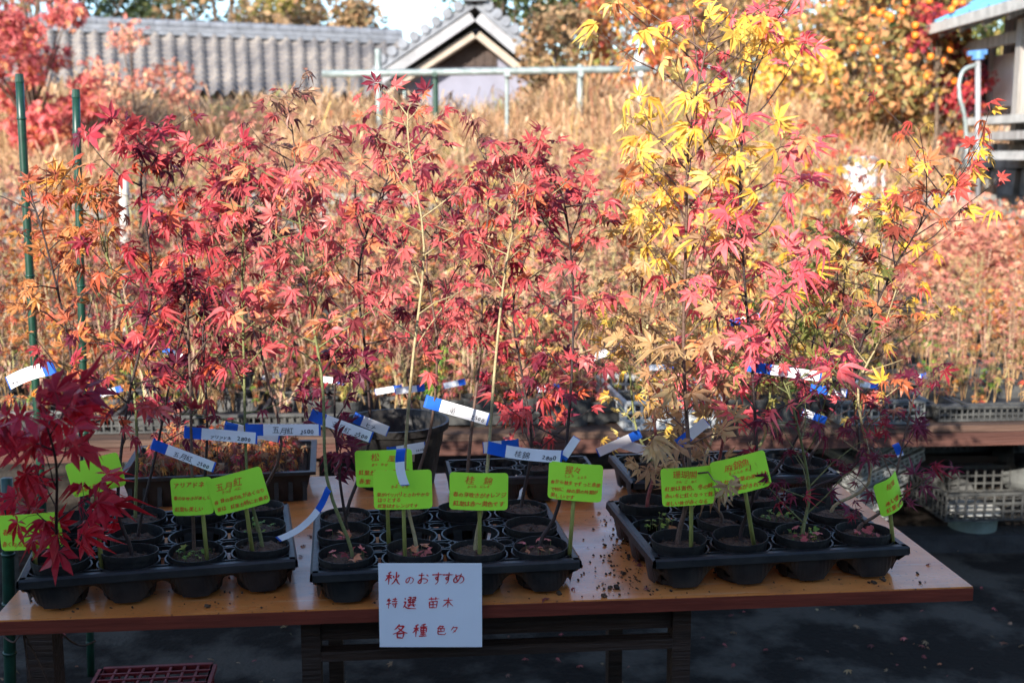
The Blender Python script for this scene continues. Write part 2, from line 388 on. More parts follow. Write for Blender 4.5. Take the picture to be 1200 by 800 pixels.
def cell_tray(nx, ny, rim=.012):
    """moulded nursery tray: front-left corner at the origin, x right, y back"""
    m = MB(); W = nx*CW; D = ny*CW; r = .0515
    # outer skirt with scalloped lower edge
    def skirt(a, b, nrm, n):
        a = Vector(a); b = Vector(b); nrm = Vector(nrm); L = (b-a).length; K = n*16
        V = []; F = []
        for k in range(K+1):
            p = a.lerp(b, k/K); ph = (k/16) % 1
            bul = math.cos(2*math.pi*(ph-.5))*.5+.5
            low = .040-.034*min(1, bul*1.5)
            zz = [RH, RH-.004, RH-.017, RH-.018, low]
            off = [0, .004, .005, -.002, -.016+.010*bul]
            for z, o in zip(zz, off): V.append(p+nrm*o+Vector((0, 0, z)))
            V.append(p-nrm*.010+Vector((0, 0, RH)))
        for k in range(K):
            for j in range(4): F.append((k*6+j, (k+1)*6+j, (k+1)*6+j+1, k*6+j+1))
            F.append((k*6, k*6+5, (k+1)*6+5, (k+1)*6))
        m.add(V, F)
    skirt((0, 0, 0), (W, 0, 0), (0, -1, 0), nx); skirt((W, 0, 0), (W, D, 0), (1, 0, 0), ny)
    skirt((W, D, 0), (0, D, 0), (0, 1, 0), nx); skirt((0, D, 0), (0, 0, 0), (-1, 0, 0), ny)
    for i in range(nx):
        for j in range(ny):
            cx = (i+.5)*CW; cy = (j+.5)*CW
            # cup: upper ring, slats, base ring
            m.lathe((cx, cy, 0), [(r+.003, RH-.001), (r+.003, RH-.014), (r, RH-.014), (r, RH-.001)], 20, closed=True)
            m.lathe((cx, cy, 0), [(.030, .002), (.041, .004), (.043, .014), (.040, .014), (.030, .005)], 20, closed=True)
            for k in range(8):
                a = math.pi/8+k*math.pi/4
                p0 = Vector((cx+.042*math.cos(a), cy+.042*math.sin(a), .008)); p1 = Vector((cx+r*math.cos(a), cy+r*math.sin(a), RH-.01))
                m.bar(p0, p1, .018, .0022, up=(math.cos(a), math.sin(a), 0))
            for (dx, dy) in ((1, 0), (0, 1)):
                for s in (-.022, .022):
                    if (dx and i < nx-1): m.box((cx+CW/2, cy+s*1.5, RH-.006), (.026, .0035, .010))
                    if (dy and j < ny-1): m.box((cx+s*1.5, cy+CW/2, RH-.006), (.0035, .026, .010))
            if i < nx-1 and j < ny-1:
                X = cx+CW/2; Y = cy+CW/2
                m.lathe((X, Y, 0), [(.017, RH-.002), (.017, RH-.010), (.0145, RH-.010), (.0145, RH-.002)], 10, closed=True)
                for q in range(4):
                    a = math.pi/4+q*math.pi/2
                    m.bar((X+.017*math.cos(a), Y+.017*math.sin(a), RH-.005), (X+.030*math.cos(a), Y+.030*math.sin(a), RH-.005), .004, .007)
    return m
def lattice_crate(w, d, h, bar=.006, pitch=.03, floor=True):
    """open basket with lattice sides, corner at the origin"""
    m = MB()
    for (a, b) in (((0, 0), (w, 0)), ((w, 0), (w, d)), ((w, d), (0, d)), ((0, d), (0, 0))):
        a = Vector((*a, 0)); b = Vector((*b, 0)); L = (b-a).length; n = max(2, int(L/pitch))
        out = Vector(((b-a).y, -(b-a).x, 0)).normalized()
        for i in range(n+1):
            p = a.lerp(b, i/n); m.bar(p+Vector((0, 0, .004)), p+Vector((0, 0, h-.004)), bar, .004, up=out)
        nz = max(1, int(h/pitch))
        for j in range(nz+1):
            z = .006+(h-.014)*j/nz; m.bar(a-out*.001+Vector((0, 0, z)), b-out*.001+Vector((0, 0, z)), .0035, bar)
        m.bar(a+out*.004+Vector((0, 0, h)), b+out*.004+Vector((0, 0, h)), .016, .010)
    if floor:
        n = int(w/pitch)
        for i in range(n+1): m.box((w*i/n, d/2, .003), (bar, d, .004))
        n = int(d/pitch)
        for i in range(n+1): m.box((w/2, d*i/n, .0045), (w, bar, .004))
    return m

ORD = 'first second third fourth fifth sixth seventh eighth ninth tenth eleventh twelfth thirteenth fourteenth fifteenth sixteenth seventeenth eighteenth nineteenth twentieth twenty-first twenty-second twenty-third twenty-fourth twenty-fifth twenty-sixth twenty-seventh twenty-eighth twenty-ninth thirtieth'.split()
#SECTION_TABLE
# ------------------------------------------------------------------ the setting: ground, bank, sky
g = MB(); g.add([(-80, -30, 0), (80, -30, 0), (80, 160, 0), (-80, 160, 0)], [(0, 1, 2, 3)])
tag(g.build('ground', M['ground']), kind='structure')

# ------------------------------------------------------------------ front table
TH = .70
FL = G(-10, 727, TH); FRp = G(1141, 687, TH)
YAW = math.atan2(FRp.y-FL.y, FRp.x-FL.x); TW = (FRp-FL).length; TD = .90
U = Vector((math.cos(YAW), math.sin(YAW), 0)); Vv = Vector((-math.sin(YAW), math.cos(YAW), 0))
tb = empty('table', (FL.x, FL.y, 0), 'orange laminate-topped table with dark legs carrying the trays of maples', 'table', rz=YAW)
m = MB(); m.box((TW/2, TD/2, TH-.0015), (TW-.002, TD-.002, .003)); m.build('tabletop', M['table'], tb)
m = MB(); m.box((TW/2, TD/2, TH-.0155), (TW, TD, .025)); m.build('edge_board', M['edge'], tb)
def tloc(px, z=TH, py=705):
    q = G(px, py, z)-FL; return q.dot(U)
lx0 = tloc(366, .6, 745); lx1 = tloc(803, .6, 745)
for a in (lx0, lx1):
    for b in (.10, TD-.1):
        m = MB(); m.box((a, b, (TH-.028)/2), (.036, .045, TH-.03)); m.build('leg', M['darkwood'], tb)
for b in (.10, TD-.1):
    m = MB(); m.box(((lx0+lx1)/2, b, TH-.028-.035), (lx1-lx0-.038, .022, .07)); m.build('apron', M['darkwood'], tb)
for b in (.09, TD-.1):
    m = MB(); m.box(((lx0+lx1)/2, b, TH-.125), (lx1-lx0-.038, .03, .02)); m.build('rail', M['darkwood'], tb)
def TL(a, b, z=TH): return Vector((FL.x, FL.y, 0))+U*a+Vv*b+Vector((0, 0, z))

# ------------------------------------------------------------------ trays on the table
def place_tray(name, mesh_mb, pl, pr, material, label, group, z=TH, nx=4, rimz=None):
    a = G(pl[0], pl[1], rimz or z+RH); b = G(pr[0], pr[1], rimz or z+RH)
    rz = math.atan2(b.y-a.y, b.x-a.x)
    L = (Vector((b.x, b.y))-Vector((a.x, a.y))).length
    o = mesh_mb.build(name, material)
    o.location = (a.x, a.y, z+.0015); o.rotation_euler = (0, 0, rz)
    s = L/(nx*CW); o.scale = (s, s, 1.0)
    tag(o, label, 'tray', group)
    return o, Vector((a.x, a.y, z)), Vector((math.cos(rz), math.sin(rz), 0)), Vector((-math.sin(rz), math.cos(rz), 0)), s
GT = 'black cell trays on the orange table'
t43 = cell_tray(4, 3)
trays = {}
trays['L'] = place_tray('nursery_tray', t43, (22, 680), (346, 655), M['tray'], 'black cell tray of maple pots at the left end of the orange table', GT)
trays['M'] = place_tray('nursery_tray', t43, (366, 672), (679, 656), M['tray'], 'black cell tray of maple pots behind the white handwritten notice', GT)
trays['R'] = place_tray('nursery_tray', t43, (768, 656), (1064, 640), M['tray'], 'black cell tray of maple pots at the right end of the orange table', GT)
t42 = cell_tray(4, 2)
trays['B'] = place_tray('nursery_tray', t42, (742, 565), (985, 556), M['tray'], 'black cell tray behind the right-hand tray at the back edge of the table', GT)
t32 = cell_tray(4, 2)
trays['K'] = place_tray('nursery_tray', t32, (528, 562), (702, 556), M['tray'], 'empty-looking black tray behind the middle tray beside the big black pot', GT)
t44 = None
def cell(tr, i, j, z=TH):
    o, a, u, v, s = trays[tr]
    q = a+u*((i+.5)*CW*s)+v*((j+.5)*CW*s); return Vector((q.x, q.y, TH))

# front saplings: tray, col, row, stem waypoints in photo pixels, look
F_ = []
def fs(*a, **k): F_.append((a, k))
dk = (.035, .02, .018); lt = (.34, .27, .14); gr = (.16, .17, .06); rd = (.24, .06, .05); bn = (.12, .07, .05)
fs('L', 0, 0, [(66, 620), (66, 545), (52, 490)], 'dark', 'dark red big-leaved maple hanging over the lime card at the far left', t0=.22, nb=12, Lb=.10, ls=.056, temps=T_BIG, bark=dk, fwd=-.42, keep=.75)
fs('L', 1, 0, [(138, 590), (150, 470), (178, 340), (165, 220), (172, 160)], 'crimson', 'crimson maple on a crooked near-black stem in the second front pot', t0=.42, nb=16, Lb=.12, ls=.04, bark=dk)
fs('L', 2, 0, [(225, 560), (222, 420), (214, 290), (200, 190)], 'crimson', 'crimson and mauve maple behind the two overlapping lime cards', t0=.5, nb=15, Lb=.13, bark=bn)
fs('L', 3, 0, [(290, 560), (286, 430), (284, 300), (292, 200)], 'red', 'red maple on a pale green cane, right front corner of the left tray', t0=.5, nb=17, Lb=.13, bark=gr)
fs('L', 0, 2, [(95, 520), (80, 400), (55, 290), (35, 225)], 'orange', 'orange-brown maple at the back left corner of the left tray', t0=.42, nb=18, Lb=.13, ls=.036, bark=dk)
fs('L', 1, 2, [(160, 500), (148, 380), (120, 280), (112, 230)], 'orange', 'orange maple in the back row between the two green poles and the crimson maples', t0=.5, nb=15, Lb=.13, bark=gr)
fs('L', 2, 2, [(243, 500), (238, 380), (252, 280), (262, 200)], 'crimson', 'slim crimson maple in the back row of the left tray by the seedling trough', t0=.5, nb=14, Lb=.12, bark=dk)
fs('L', 3, 2, [(330, 520), (305, 400), (322, 270), (345, 190), (335, 110)], 'brown', 'tall maple with dull purple-brown top leaves above the left tray', t0=.45, nb=15, Lb=.12, bark=bn, keep=.7)
fs('L', 1, 1, [(185, 520), (205, 420), (232, 320)], 'maroon', 'short maroon maple in the middle row of the left tray', t0=.5, nb=9, Lb=.1, bark=dk, keep=.7)
fs('M', 0, 0, [(383, 560), (378, 450), (362, 350), (350, 250), (340, 215)], 'salmon', 'salmon-red maple in the left front pot of the middle tray', t0=.52, nb=20, Lb=.14, bark=gr)
fs('M', 1, 0, [(474, 560), (483, 430), (497, 290), (480, 180), (478, 130)], 'red', 'tall red maple behind the front lime card of the overlapping pair', t0=.52, nb=16, Lb=.11, ls=.033, bark=lt)
fs('M', 2, 0, [(570, 560), (580, 430), (593, 310), (607, 240), (600, 190)], 'red', 'red maple on a straight pale yellow stem in the middle tray', t0=.62, nb=14, Lb=.11, ls=.034, bark=lt)
fs('M', 3, 0, [(655, 590), (668, 470), (672, 350), (665, 260), (655, 215)], 'red', 'red maple on a near-black stem in the right front pot of the middle tray', t0=.45, nb=17, Lb=.125, bark=dk)
fs('M', 0, 2, [(432, 520), (430, 430), (420, 320), (445, 230), (468, 190)], 'salmon', 'dense pink-red maple in the back left corner of the middle tray', t0=.5, nb=20, Lb=.14, bark=dk)
fs('M', 1, 2, [(505, 500), (512, 400), (500, 300), (530, 240)], 'red', 'thin red maple standing between the tagged stems in the back row of the middle tray', t0=.5, nb=13, Lb=.12, bark=bn)
fs('M', 2, 2, [(553, 500), (562, 420), (566, 330), (572, 240), (568, 160)], 'brown', 'maple with shrivelled purple-brown leaves in the back row of the middle tray', t0=.5, nb=14, Lb=.09, ls=.03, bark=bn, keep=.6)
fs('M', 3, 2, [(623, 520), (612, 440), (602, 350), (640, 240)], 'crimson', 'crimson maple leaning left in the back right corner of the middle tray', t0=.35, nb=14, Lb=.12, bark=dk)
fs('M', 0, 1, [(398, 560), (392, 480), (395, 420)], 'maroon', 'short maroon maple beside the upper lime card of the overlapping pair', t0=.45, nb=8, Lb=.09, bark=dk, keep=.7)
fs('R', 0, 0, [(808, 560), (801, 420), (804, 280), (808, 160), (832, 35)], 'yellow', 'tallest maple with big bright yellow leaves at the top and tan ones below', t0=.34, nb=44, Lb=.18, ls=.039, bark=bn, crown=.35, low=(.60, 'tan'), rad=.0055)
fs('R', 1, 0, [(886, 560), (882, 440), (872, 320), (868, 180), (895, 30)], 'coral', 'tall coral-pink maple on a dark stem behind the tilted lime card', t0=.42, nb=30, Lb=.16, ls=.037, bark=dk, crown=.4)
fs('R', 2, 0, [(948, 570), (930, 480), (915, 440)], 'maroon', 'low spreading maple with fine maroon leaves in the third front pot of the right tray', t0=.3, nb=14, Lb=.15, ls=.03, temps=T_FINE, bark=gr, keep=.8)
fs('R', 3, 0, [(1040, 590), (1058, 520), (1072, 460)], 'maroon', 'fine-leaved maroon maple behind the small tilted card at the right end', t0=.3, nb=10, Lb=.13, ls=.03, temps=T_FINE, bark=bn, keep=.75)
fs('R', 0, 2, [(770, 530), (757, 430), (750, 350), (768, 260), (775, 215)], 'gold', 'golden tan maple on a reddish stem in the back left corner of the right tray', t0=.4, nb=18, Lb=.13, ls=.034, bark=rd)
fs('R', 1, 2, [(845, 530), (848, 440), (835, 320), (852, 240)], 'coral', 'coral-pink maple on a pinkish stem in the back row of the right tray', t0=.42, nb=14, Lb=.12, bark=rd)
fs('R', 2, 2, [(930, 520), (962, 440), (985, 370), (992, 290)], 'olive', 'olive-green and orange maple in the back row of the right tray', t0=.45, nb=22, Lb=.16, ls=.031, bark=dk)
fs('R', 3, 2, [(1005, 540), (1000, 440), (1030, 350), (1075, 270), (1115, 215)], 'mixed', 'orange, red and yellow maple leaning out to the right over the yard', t0=.45, nb=38, Lb=.20, ls=.032, bark=dk, crown=.3)
fs('R', 1, 1, [(806, 560), (790, 470), (785, 390)], 'tan', 'short tan-leaved maple in the middle row of the right tray', t0=.25, nb=14, Lb=.11, ls=.033, bark=bn)
fs('R', 3, 1, [(1020, 560), (1005, 460), (1030, 400), (1050, 340)], 'brown', 'sparse maple with a few dry pinkish-brown leaves near the right end of the table', t0=.45, nb=10, Lb=.12, ls=.022, bark=lt, keep=.5)
fs('B', 0, 0, [(745, 500), (735, 420), (712, 380)], 'yellow', 'small maple with yellow leaves at the left end of the rear right tray', t0=.3, nb=10, Lb=.09, ls=.028, bark=gr, keep=.7)
fs('B', 1, 0, [(842, 480), (830, 400), (840, 330)], 'gold', 'golden maple in the second pot of the rear right tray', t0=.4, nb=14, Lb=.13, ls=.032, bark=lt)
fs('B', 2, 0, [(900, 500), (905, 440), (930, 390), (935, 330)], 'green', 'maple still holding green leaves in the rear right tray', t0=.5, nb=12, Lb=.11, ls=.03, temps=T_FINE, bark=gr)
fs('B', 3, 0, [(965, 500), (950, 420), (965, 350), (955, 280)], 'coral', 'maple with sparse pink-red leaves in the right corner pot of the rear right tray', t0=.4, nb=10, Lb=.12, ls=.034, bark=dk, keep=.6)
fs('K', 2, 0, [(620, 500), (618, 460), (640, 420)], 'crimson', 'low crimson maple rising from the empty-looking black tray', t0=.25, nb=10, Lb=.12, ls=.038, bark=dk)
SOIL_H = .063
FS = {}
for n_, (a, k) in enumerate(F_):
    tr, i, j, way, pal, label = a; k = dict(k)
    rng = np.random.default_rng(100+n_)
    fwd = k.pop('fwd', 0)
    c = cell(tr, i, j); c.z += .005
    root = empty('potted_maple', c, label, 'potted maple', 'maple saplings in pots on the orange table')
    s_ = trays[tr][4]*.96
    ph_ = .077+rng.uniform(-.003, .006); tl = (rng.normal(0, .035), rng.normal(0, .035), 0)
    po_ = pot_mb(ph_, .0505*s_).build('pot', M['pot'], root, smooth=False); po_.rotation_euler = tl
    so_ = soil_mb(rng, (0, 0, 0), .0482*s_, SOIL_H+rng.uniform(-.004, .006), 70).build('soil', M['soil'], root); so_.rotation_euler = tl
    base = c+Vector((rng.normal(0, .006), rng.normal(0, .005), SOIL_H-.006))
    pts = [base]
    if way:
        w0 = way[0]; pts.append(base+Vector((0, 0, .03))+(P(w0[0], w0[1], c.y)-base)*.02)
    nW = len(way)
    for q, (px, py) in enumerate(way):
        pts.append(P(px, py, c.y+fwd*(q+1)/nW+rng.normal(0, .015)))
    if pal in ('red', 'salmon', 'crimson', 'orange', 'brown') : k['ls'] = k.get('ls', .036)*.86; k['nb'] = int(k['nb']*1.12); k['Lb'] = k['Lb']*1.12
    st, lf = sapling_geo(rng, pts, pal, **k)
    st.build('stem', M['bark'], root, smooth=True, loc=None).location = -c
    lf.build('foliage', M['leaf'], root).location = -c
    FS[(tr, i, j)] = (c, pts)
# remaining pots without a tall plant: bare or seedling pots
for n_, (tr, i, j, label) in enumerate([('L', 3, 1, 'black pot with a low green weed in the middle row of the left tray'),
        ('M', 3, 1, 'black pot of bare soil in the middle row of the middle tray'),
        ('R', 2, 1, 'black pot with small green sprouts in the middle row of the right tray')]):
    rng = np.random.default_rng(300+n_)
    c = cell(tr, i, j); c.z += .005
    root = empty('plant_pot', c, label, 'pot', 'pots without a tall plant on the orange table')
    pot_mb(.077, .0505*trays[tr][4]*.96).build('pot', M['pot'], root)
    soil_mb(rng, (0, 0, 0), .0465*trays[tr][4]*.96, SOIL_H).build('soil', M['soil'], root)

# weeds and moss sprigs in some pots (children of nothing countable: low ground cover)
def weeds(cells, pal, name, label_kind, n=16, seed=5, size=.011):
    rng = np.random.default_rng(seed); mb = MB(); pos = []; dr = []; nm = []; sz = []; co = []
    for (tr, i, j) in cells:
        c = cell(tr, i, j)+Vector((0, 0, .006+SOIL_H))
        for _ in range(n):
            a = rng.uniform(0, 6.28); rr = .034*math.sqrt(rng.random())
            p = c+Vector((rr*math.cos(a), rr*math.sin(a)-.008, rng.uniform(.004, .022)))
            mb.tube([Vector((p.x, p.y, c.z-.002)), p], .0006, 3, (.16, .2, .07), caps=False)
            pos.append(p); dr.append((rng.normal(), rng.normal(), .3)); nm.append((rng.normal(0, .4), rng.normal(-.3, .4), 1)); sz.append(size*rng.uniform(.6, 1.3)); co.append(pick_col(rng, pal))
    add_leaves(mb, rng, [leaf_template(3, .5, .03, .2)], pos, dr, nm, sz, co)
    tag(mb.build(name, M['leaf']), kind='stuff', label=label_kind, cat='weeds')
weeds([('L', 2, 0), ('R', 2, 0), ('R', 0, 1), ('L', 3, 1), ('R', 2, 1)], 'green', 'weed_sprouts', 'small green weed sprouts in the soil of several table pots')
weeds([('M', 0, 0), ('M', 1, 0), ('R', 3, 0), ('M', 0, 1), ('R', 2, 0), ('M', 3, 0)], 'salmon', 'fallen_leaf_litter', 'small fallen pink leaf pieces lying in the table pots', n=9, seed=6, size=.016)

#SECTION_CARDS
# ------------------------------------------------------------------ writing
_tc = {}
def text_verts(body, size, bold=0., res=2):
    key = (body, bold)
    if key not in _tc:
        cu = bpy.data.curves.new('tmp', 'FONT'); cu.body = body; cu.resolution_u = res; cu.offset = bold
        ob = bpy.data.objects.new('tmp', cu); COL.objects.link(ob)
        dg = bpy.context.evaluated_depsgraph_get(); dg.update()
        me = bpy.data.meshes.new_from_object(ob.evaluated_get(dg))
        V = np.array([v.co[:] for v in me.vertices]).reshape(-1, 3); F = [tuple(p.vertices) for p in me.polygons]
        bpy.data.objects.remove(ob); bpy.data.curves.remove(cu); bpy.data.meshes.remove(me)
        _tc[key] = (V, F)
    V, F = _tc[key]
    return V*size, F
def write(mb, rng, text, x, y, size, O, X, Y, N, maxw=None, jitter=.08, bold=.0, slant=.12, z=.0008, bend=None, gap=.0):
    """handwritten-looking line: each character set, tilted and placed on its own; (x, y) in card units along X, Y from O"""
    n = len(text); adv = [size*(1.0 if ord(ch) > 255 else .62)+gap for ch in text]
    tot = sum(adv)
    if maxw and tot > maxw:
        f = maxw/tot; adv = [a*f for a in adv]; size *= f
    cx = x
    for ch, a in zip(text, adv):
        if ch not in (' ', '\u3000'):
            V, F = text_verts(ch, size*rng.uniform(.9, 1.1), bold)
            if len(V):
                th = rng.normal(0, jitter); c_, s_ = math.cos(th), math.sin(th)
                vx = V[:, 0]+V[:, 1]*(slant+rng.normal(0, .05)); vy = V[:, 1]*rng.uniform(.92, 1.08)
                px = cx+vx*c_-vy*s_; py = y+rng.normal(0, size*.05)+vx*s_+vy*c_
                zz = np.full(len(px), z)
                if bend: zz = zz+bend(px, py)
                W = np.array(O)[None]+px[:, None]*np.array(X)+py[:, None]*np.array(Y)+zz[:, None]*np.array(N)
                mb.add(W, F)
                if size < .012: mb.add(W+np.array(X)[None]*size*.045+np.array(N)[None]*.00012, F)
        cx += a

def frame_axes(roll, yaw=0, pitch=0):
    Mx = Matrix.Rotation(yaw, 3, 'Z') @ Matrix.Rotation(pitch, 3, 'X') @ Matrix.Rotation(-roll, 3, 'Y')
    return Mx @ Vector((1, 0, 0)), Mx @ Vector((0, 0, 1)), Mx @ Vector((0, -1, 0))

def rounded(w, h, r, n=4):
    pts = []
    for (cx, cy, a0) in ((w-r, h-r, 0), (r, h-r, 90), (r, r, 180), (w-r, r, 270)):
        for k in range(n+1):
            a = R(a0+90*k/n); pts.append((cx+r*math.cos(a), cy+r*math.sin(a)))
    return pts
CARD_W = .115; CARD_H = .073
def card(cx, cy, Y, roll, lines, label, w=None, yaw=0, bend=.006, stake=None, wpx=71, hpx=46, seed=1, hide=False):
    rng = np.random.default_rng(900+seed)
    c = P(cx, cy, Y); sc = Y/FPX
    W = wpx*sc; H = hpx*sc
    X, Yx, N = frame_axes(R(roll), R(yaw), R(-3))
    O = c-X*W/2-Yx*H/2
    root = empty('plant_card', c, label, 'card', 'lime green handwritten plant cards on canes')
    def bz(px, py): return bend*(1-((px-W/2)/(W/2))**2)
    m = MB(); K = 12
    # grid body with rounded corners
    rad = .007; V = []; F = []
    for i in range(K+1):
        x = W*i/K; xe = min(max(x, 0.0), W)
        dx = max(0, rad-x, x-(W-rad)); ins = rad-math.sqrt(max(0, rad*rad-dx*dx)) if dx > 0 else 0
        for (yy, zz) in ((ins, 0), (H-ins, 0), (H-ins, -.0006), (ins, -.0006)):
            V.append(O+X*x+Yx*yy+N*(zz+float(bz(x, 0))))
    # extra columns near the corners for the rounding
    V = []; xs = sorted(set([0, .0008, .002, .004, rad]+[rad+(W-2*rad)*i/8 for i in range(9)]+[W-rad, W-.004, W-.002, W-.0008, W]))
    for x in xs:
        dx = max(0, rad-x, x-(W-rad)); ins = rad-math.sqrt(max(0, rad*rad-dx*dx))
        for (yy, zz) in ((ins, 0), (H-ins, 0), (H-ins, -.0006), (ins, -.0006)):
            V.append(O+X*x+Yx*yy+N*(zz+float(bz(x, 0))))
    for i in range(len(xs)-1):
        for q in range(4): F.append((i*4+q, (i+1)*4+q, (i+1)*4+(q+1) % 4, i*4+(q+1) % 4))
    F.append((0, 1, 2, 3)); e = (len(xs)-1)*4; F.append((e+3, e+2, e+1, e))
    m.add(V, F); cardo = m.build('card', M['card'], root); cardo.location = -c
    t = MB()
    for (txt, x, y, s, mw) in lines:
        write(t, rng, txt, x*W, y*H, s*H, O, X, Yx, N, maxw=mw*W if mw else None, bend=bz, z=.0007, bold=.0)
    tw = t.build('handwriting', M['ink'], cardo)
    if stake:
        (sx0, sy0), (sx1, sy1), Yb = stake
        a = P(sx0, sy0, Y+.010); b = P(sx1, sy1, Yb); b.z = min(b.z, TH+SOIL_H-.004)
        top = a+(a-b).normalized()*.03
        s = MB(); s.tube([b, a, top+Vector((0, .004, 0))], [.0042, .0038, .0036], 8)
        s.build('cane', M['bamboo'], root, smooth=True).location = -c
    return root
def cy_(k): return FS[k][0].y
Y0L = cy_(('L', 0, 0))
card(36, 622, cy_(('L', 0, 0))-.02, 4, [('春の芽', .05, .45, .17, None), ('赤くなる葉が美しい', .02, .12, .15, .9)], 'lime card at the far left half hidden by dark red leaves', wpx=76, hpx=44, stake=((40, 640), (42, 668), cy_(('L', 0, 0))), seed=1)
card(112, 556, cy_(('L', 1, 0))-.01, 14, [('紅葉', .74, .42, .16, None), ('葉が赤く色づく', .05, .12, .14, .8)], 'lime card crossed by a black stem and dark red leaves', wpx=66, hpx=42, stake=((112, 590), (119, 662), cy_(('L', 1, 0))-.02), seed=2)
card(225, 581, cy_(('L', 2, 0))-.03, 3, [('アリアドネ', .08, .76, .17, .75), ('春の芽吹きが美しい', .06, .42, .14, .9), ('紅葉も美しい', .06, .13, .14, .7)], 'left lime card of the overlapping pair in the left tray', wpx=50, hpx=46, stake=((238, 605), (243, 655), cy_(('L', 2, 0))-.02), seed=3)
card(279, 575, cy_(('L', 3, 0))-.06, 15, [('五月紅', .14, .66, .24, .6), ('さつき　べに', .22, .54, .09, .5), ('春 緑の葉の先が赤くなり', .03, .32, .145, .93), ('夏は　紅葉が特にお薦め', .05, .10, .145, .93)], 'right, more tilted lime card of the overlapping pair in the left tray', wpx=69, hpx=46, stake=((289, 598), (298, 662), cy_(('L', 3, 0))-.02), seed=4)
card(450, 548, cy_(('M', 1, 0))+.05, 2, [('松　風', .28, .72, .22, .6), ('まつ　かぜ', .28, .58, .09, .5), ('紅葉が真紅に染まり', .05, .34, .16, .9), ('赤紫', .05, .10, .16, None)], 'lime card half covered by another card in the middle tray', wpx=69, hpx=45, stake=((453, 570), (456, 645), cy_(('M', 1, 0))+.05), seed=5)
card(472, 573, cy_(('M', 1, 0))-.03, 1, [('清', .42, .68, .2, None), ('きよ　たき', .3, .56, .09, None), ('葉がパリパリとさわやかな', .05, .34, .145, .9), ('ほっとする', .06, .2, .12, None), ('紅葉はオレンジです', .06, .05, .14, .7)], 'front lime card of the overlapping pair, crossed by a drooping white tag', wpx=71, hpx=48, stake=((473, 598), (475, 670), cy_(('M', 1, 0))-.02), seed=6)
card(561, 575, cy_(('M', 2, 0))-.03, -1, [('桂　錦', .26, .72, .24, .6), ('かつら　にしき', .3, .61, .085, .5), ('春の芽吹きがオレンジ', .06, .36, .15, .9), ('紅葉は赤〜黄色です', .06, .12, .15, .88)], 'upright lime card just above the white handwritten notice', wpx=71, hpx=46, stake=((562, 598), (562, 668), cy_(('M', 2, 0))-.02), seed=7)
card(674, 564, cy_(('M', 3, 0))-.03, -2, [('猩々', .3, .74, .22, .5), ('しょう　じょう', .3, .62, .085, .5), ('春から秋までずっと赤葉', .05, .42, .14, .92), ('で特に 緑の葉の時期が', .05, .22, .14, .88), ('美しいです', .05, .05, .13, .5)], 'lime card above the right front corner of the middle tray', wpx=66, hpx=46, yaw=-10, stake=((672, 588), (667, 650), cy_(('M', 3, 0))-.02), seed=8)
card(806, 569, cy_(('R', 0, 0))-.03, 4, [('珊瑚閣', .22, .74, .2, .6), ('さん ご　かく', .26, .6, .085, .5), ('紅葉は黄色、冬の幹', .05, .42, .15, .92), ('赤い冬に紅くなって魅', .05, .22, .14, .9), ('美しい幹が赤くなる', .05, .04, .13, .8)], 'left lime card of the overlapping pair in the right tray', wpx=64, hpx=47, stake=((810, 592), (810, 642), cy_(('R', 0, 0))-.02), seed=9)
card(868, 555, cy_(('R', 1, 0))-.06, 14, [('麻錦魚', .22, .68, .24, .6), ('ま にしき ぎょ', .28, .56, .085, .5), ('豊かな紅葉の美しい', .06, .33, .16, .88), ('細かい葉がきれいな', .06, .1, .15, .9)], 'right, more tilted lime card of the overlapping pair in the right tray', wpx=68, hpx=45, stake=((874, 580), (885, 638), cy_(('R', 1, 0))-.02), seed=10)
card(1041, 578, cy_(('R', 3, 0))-.04, 20, [('稲葉', .3, .72, .18, .5), ('赤い葉', .15, .3, .16, .6), ('紅葉する', .15, .08, .15, .7)], 'small lime card turned sideways at the right end of the table', wpx=40, hpx=45, yaw=30, bend=.012, stake=((1043, 600), (1047, 640), cy_(('R', 3, 0))-.02), seed=11)

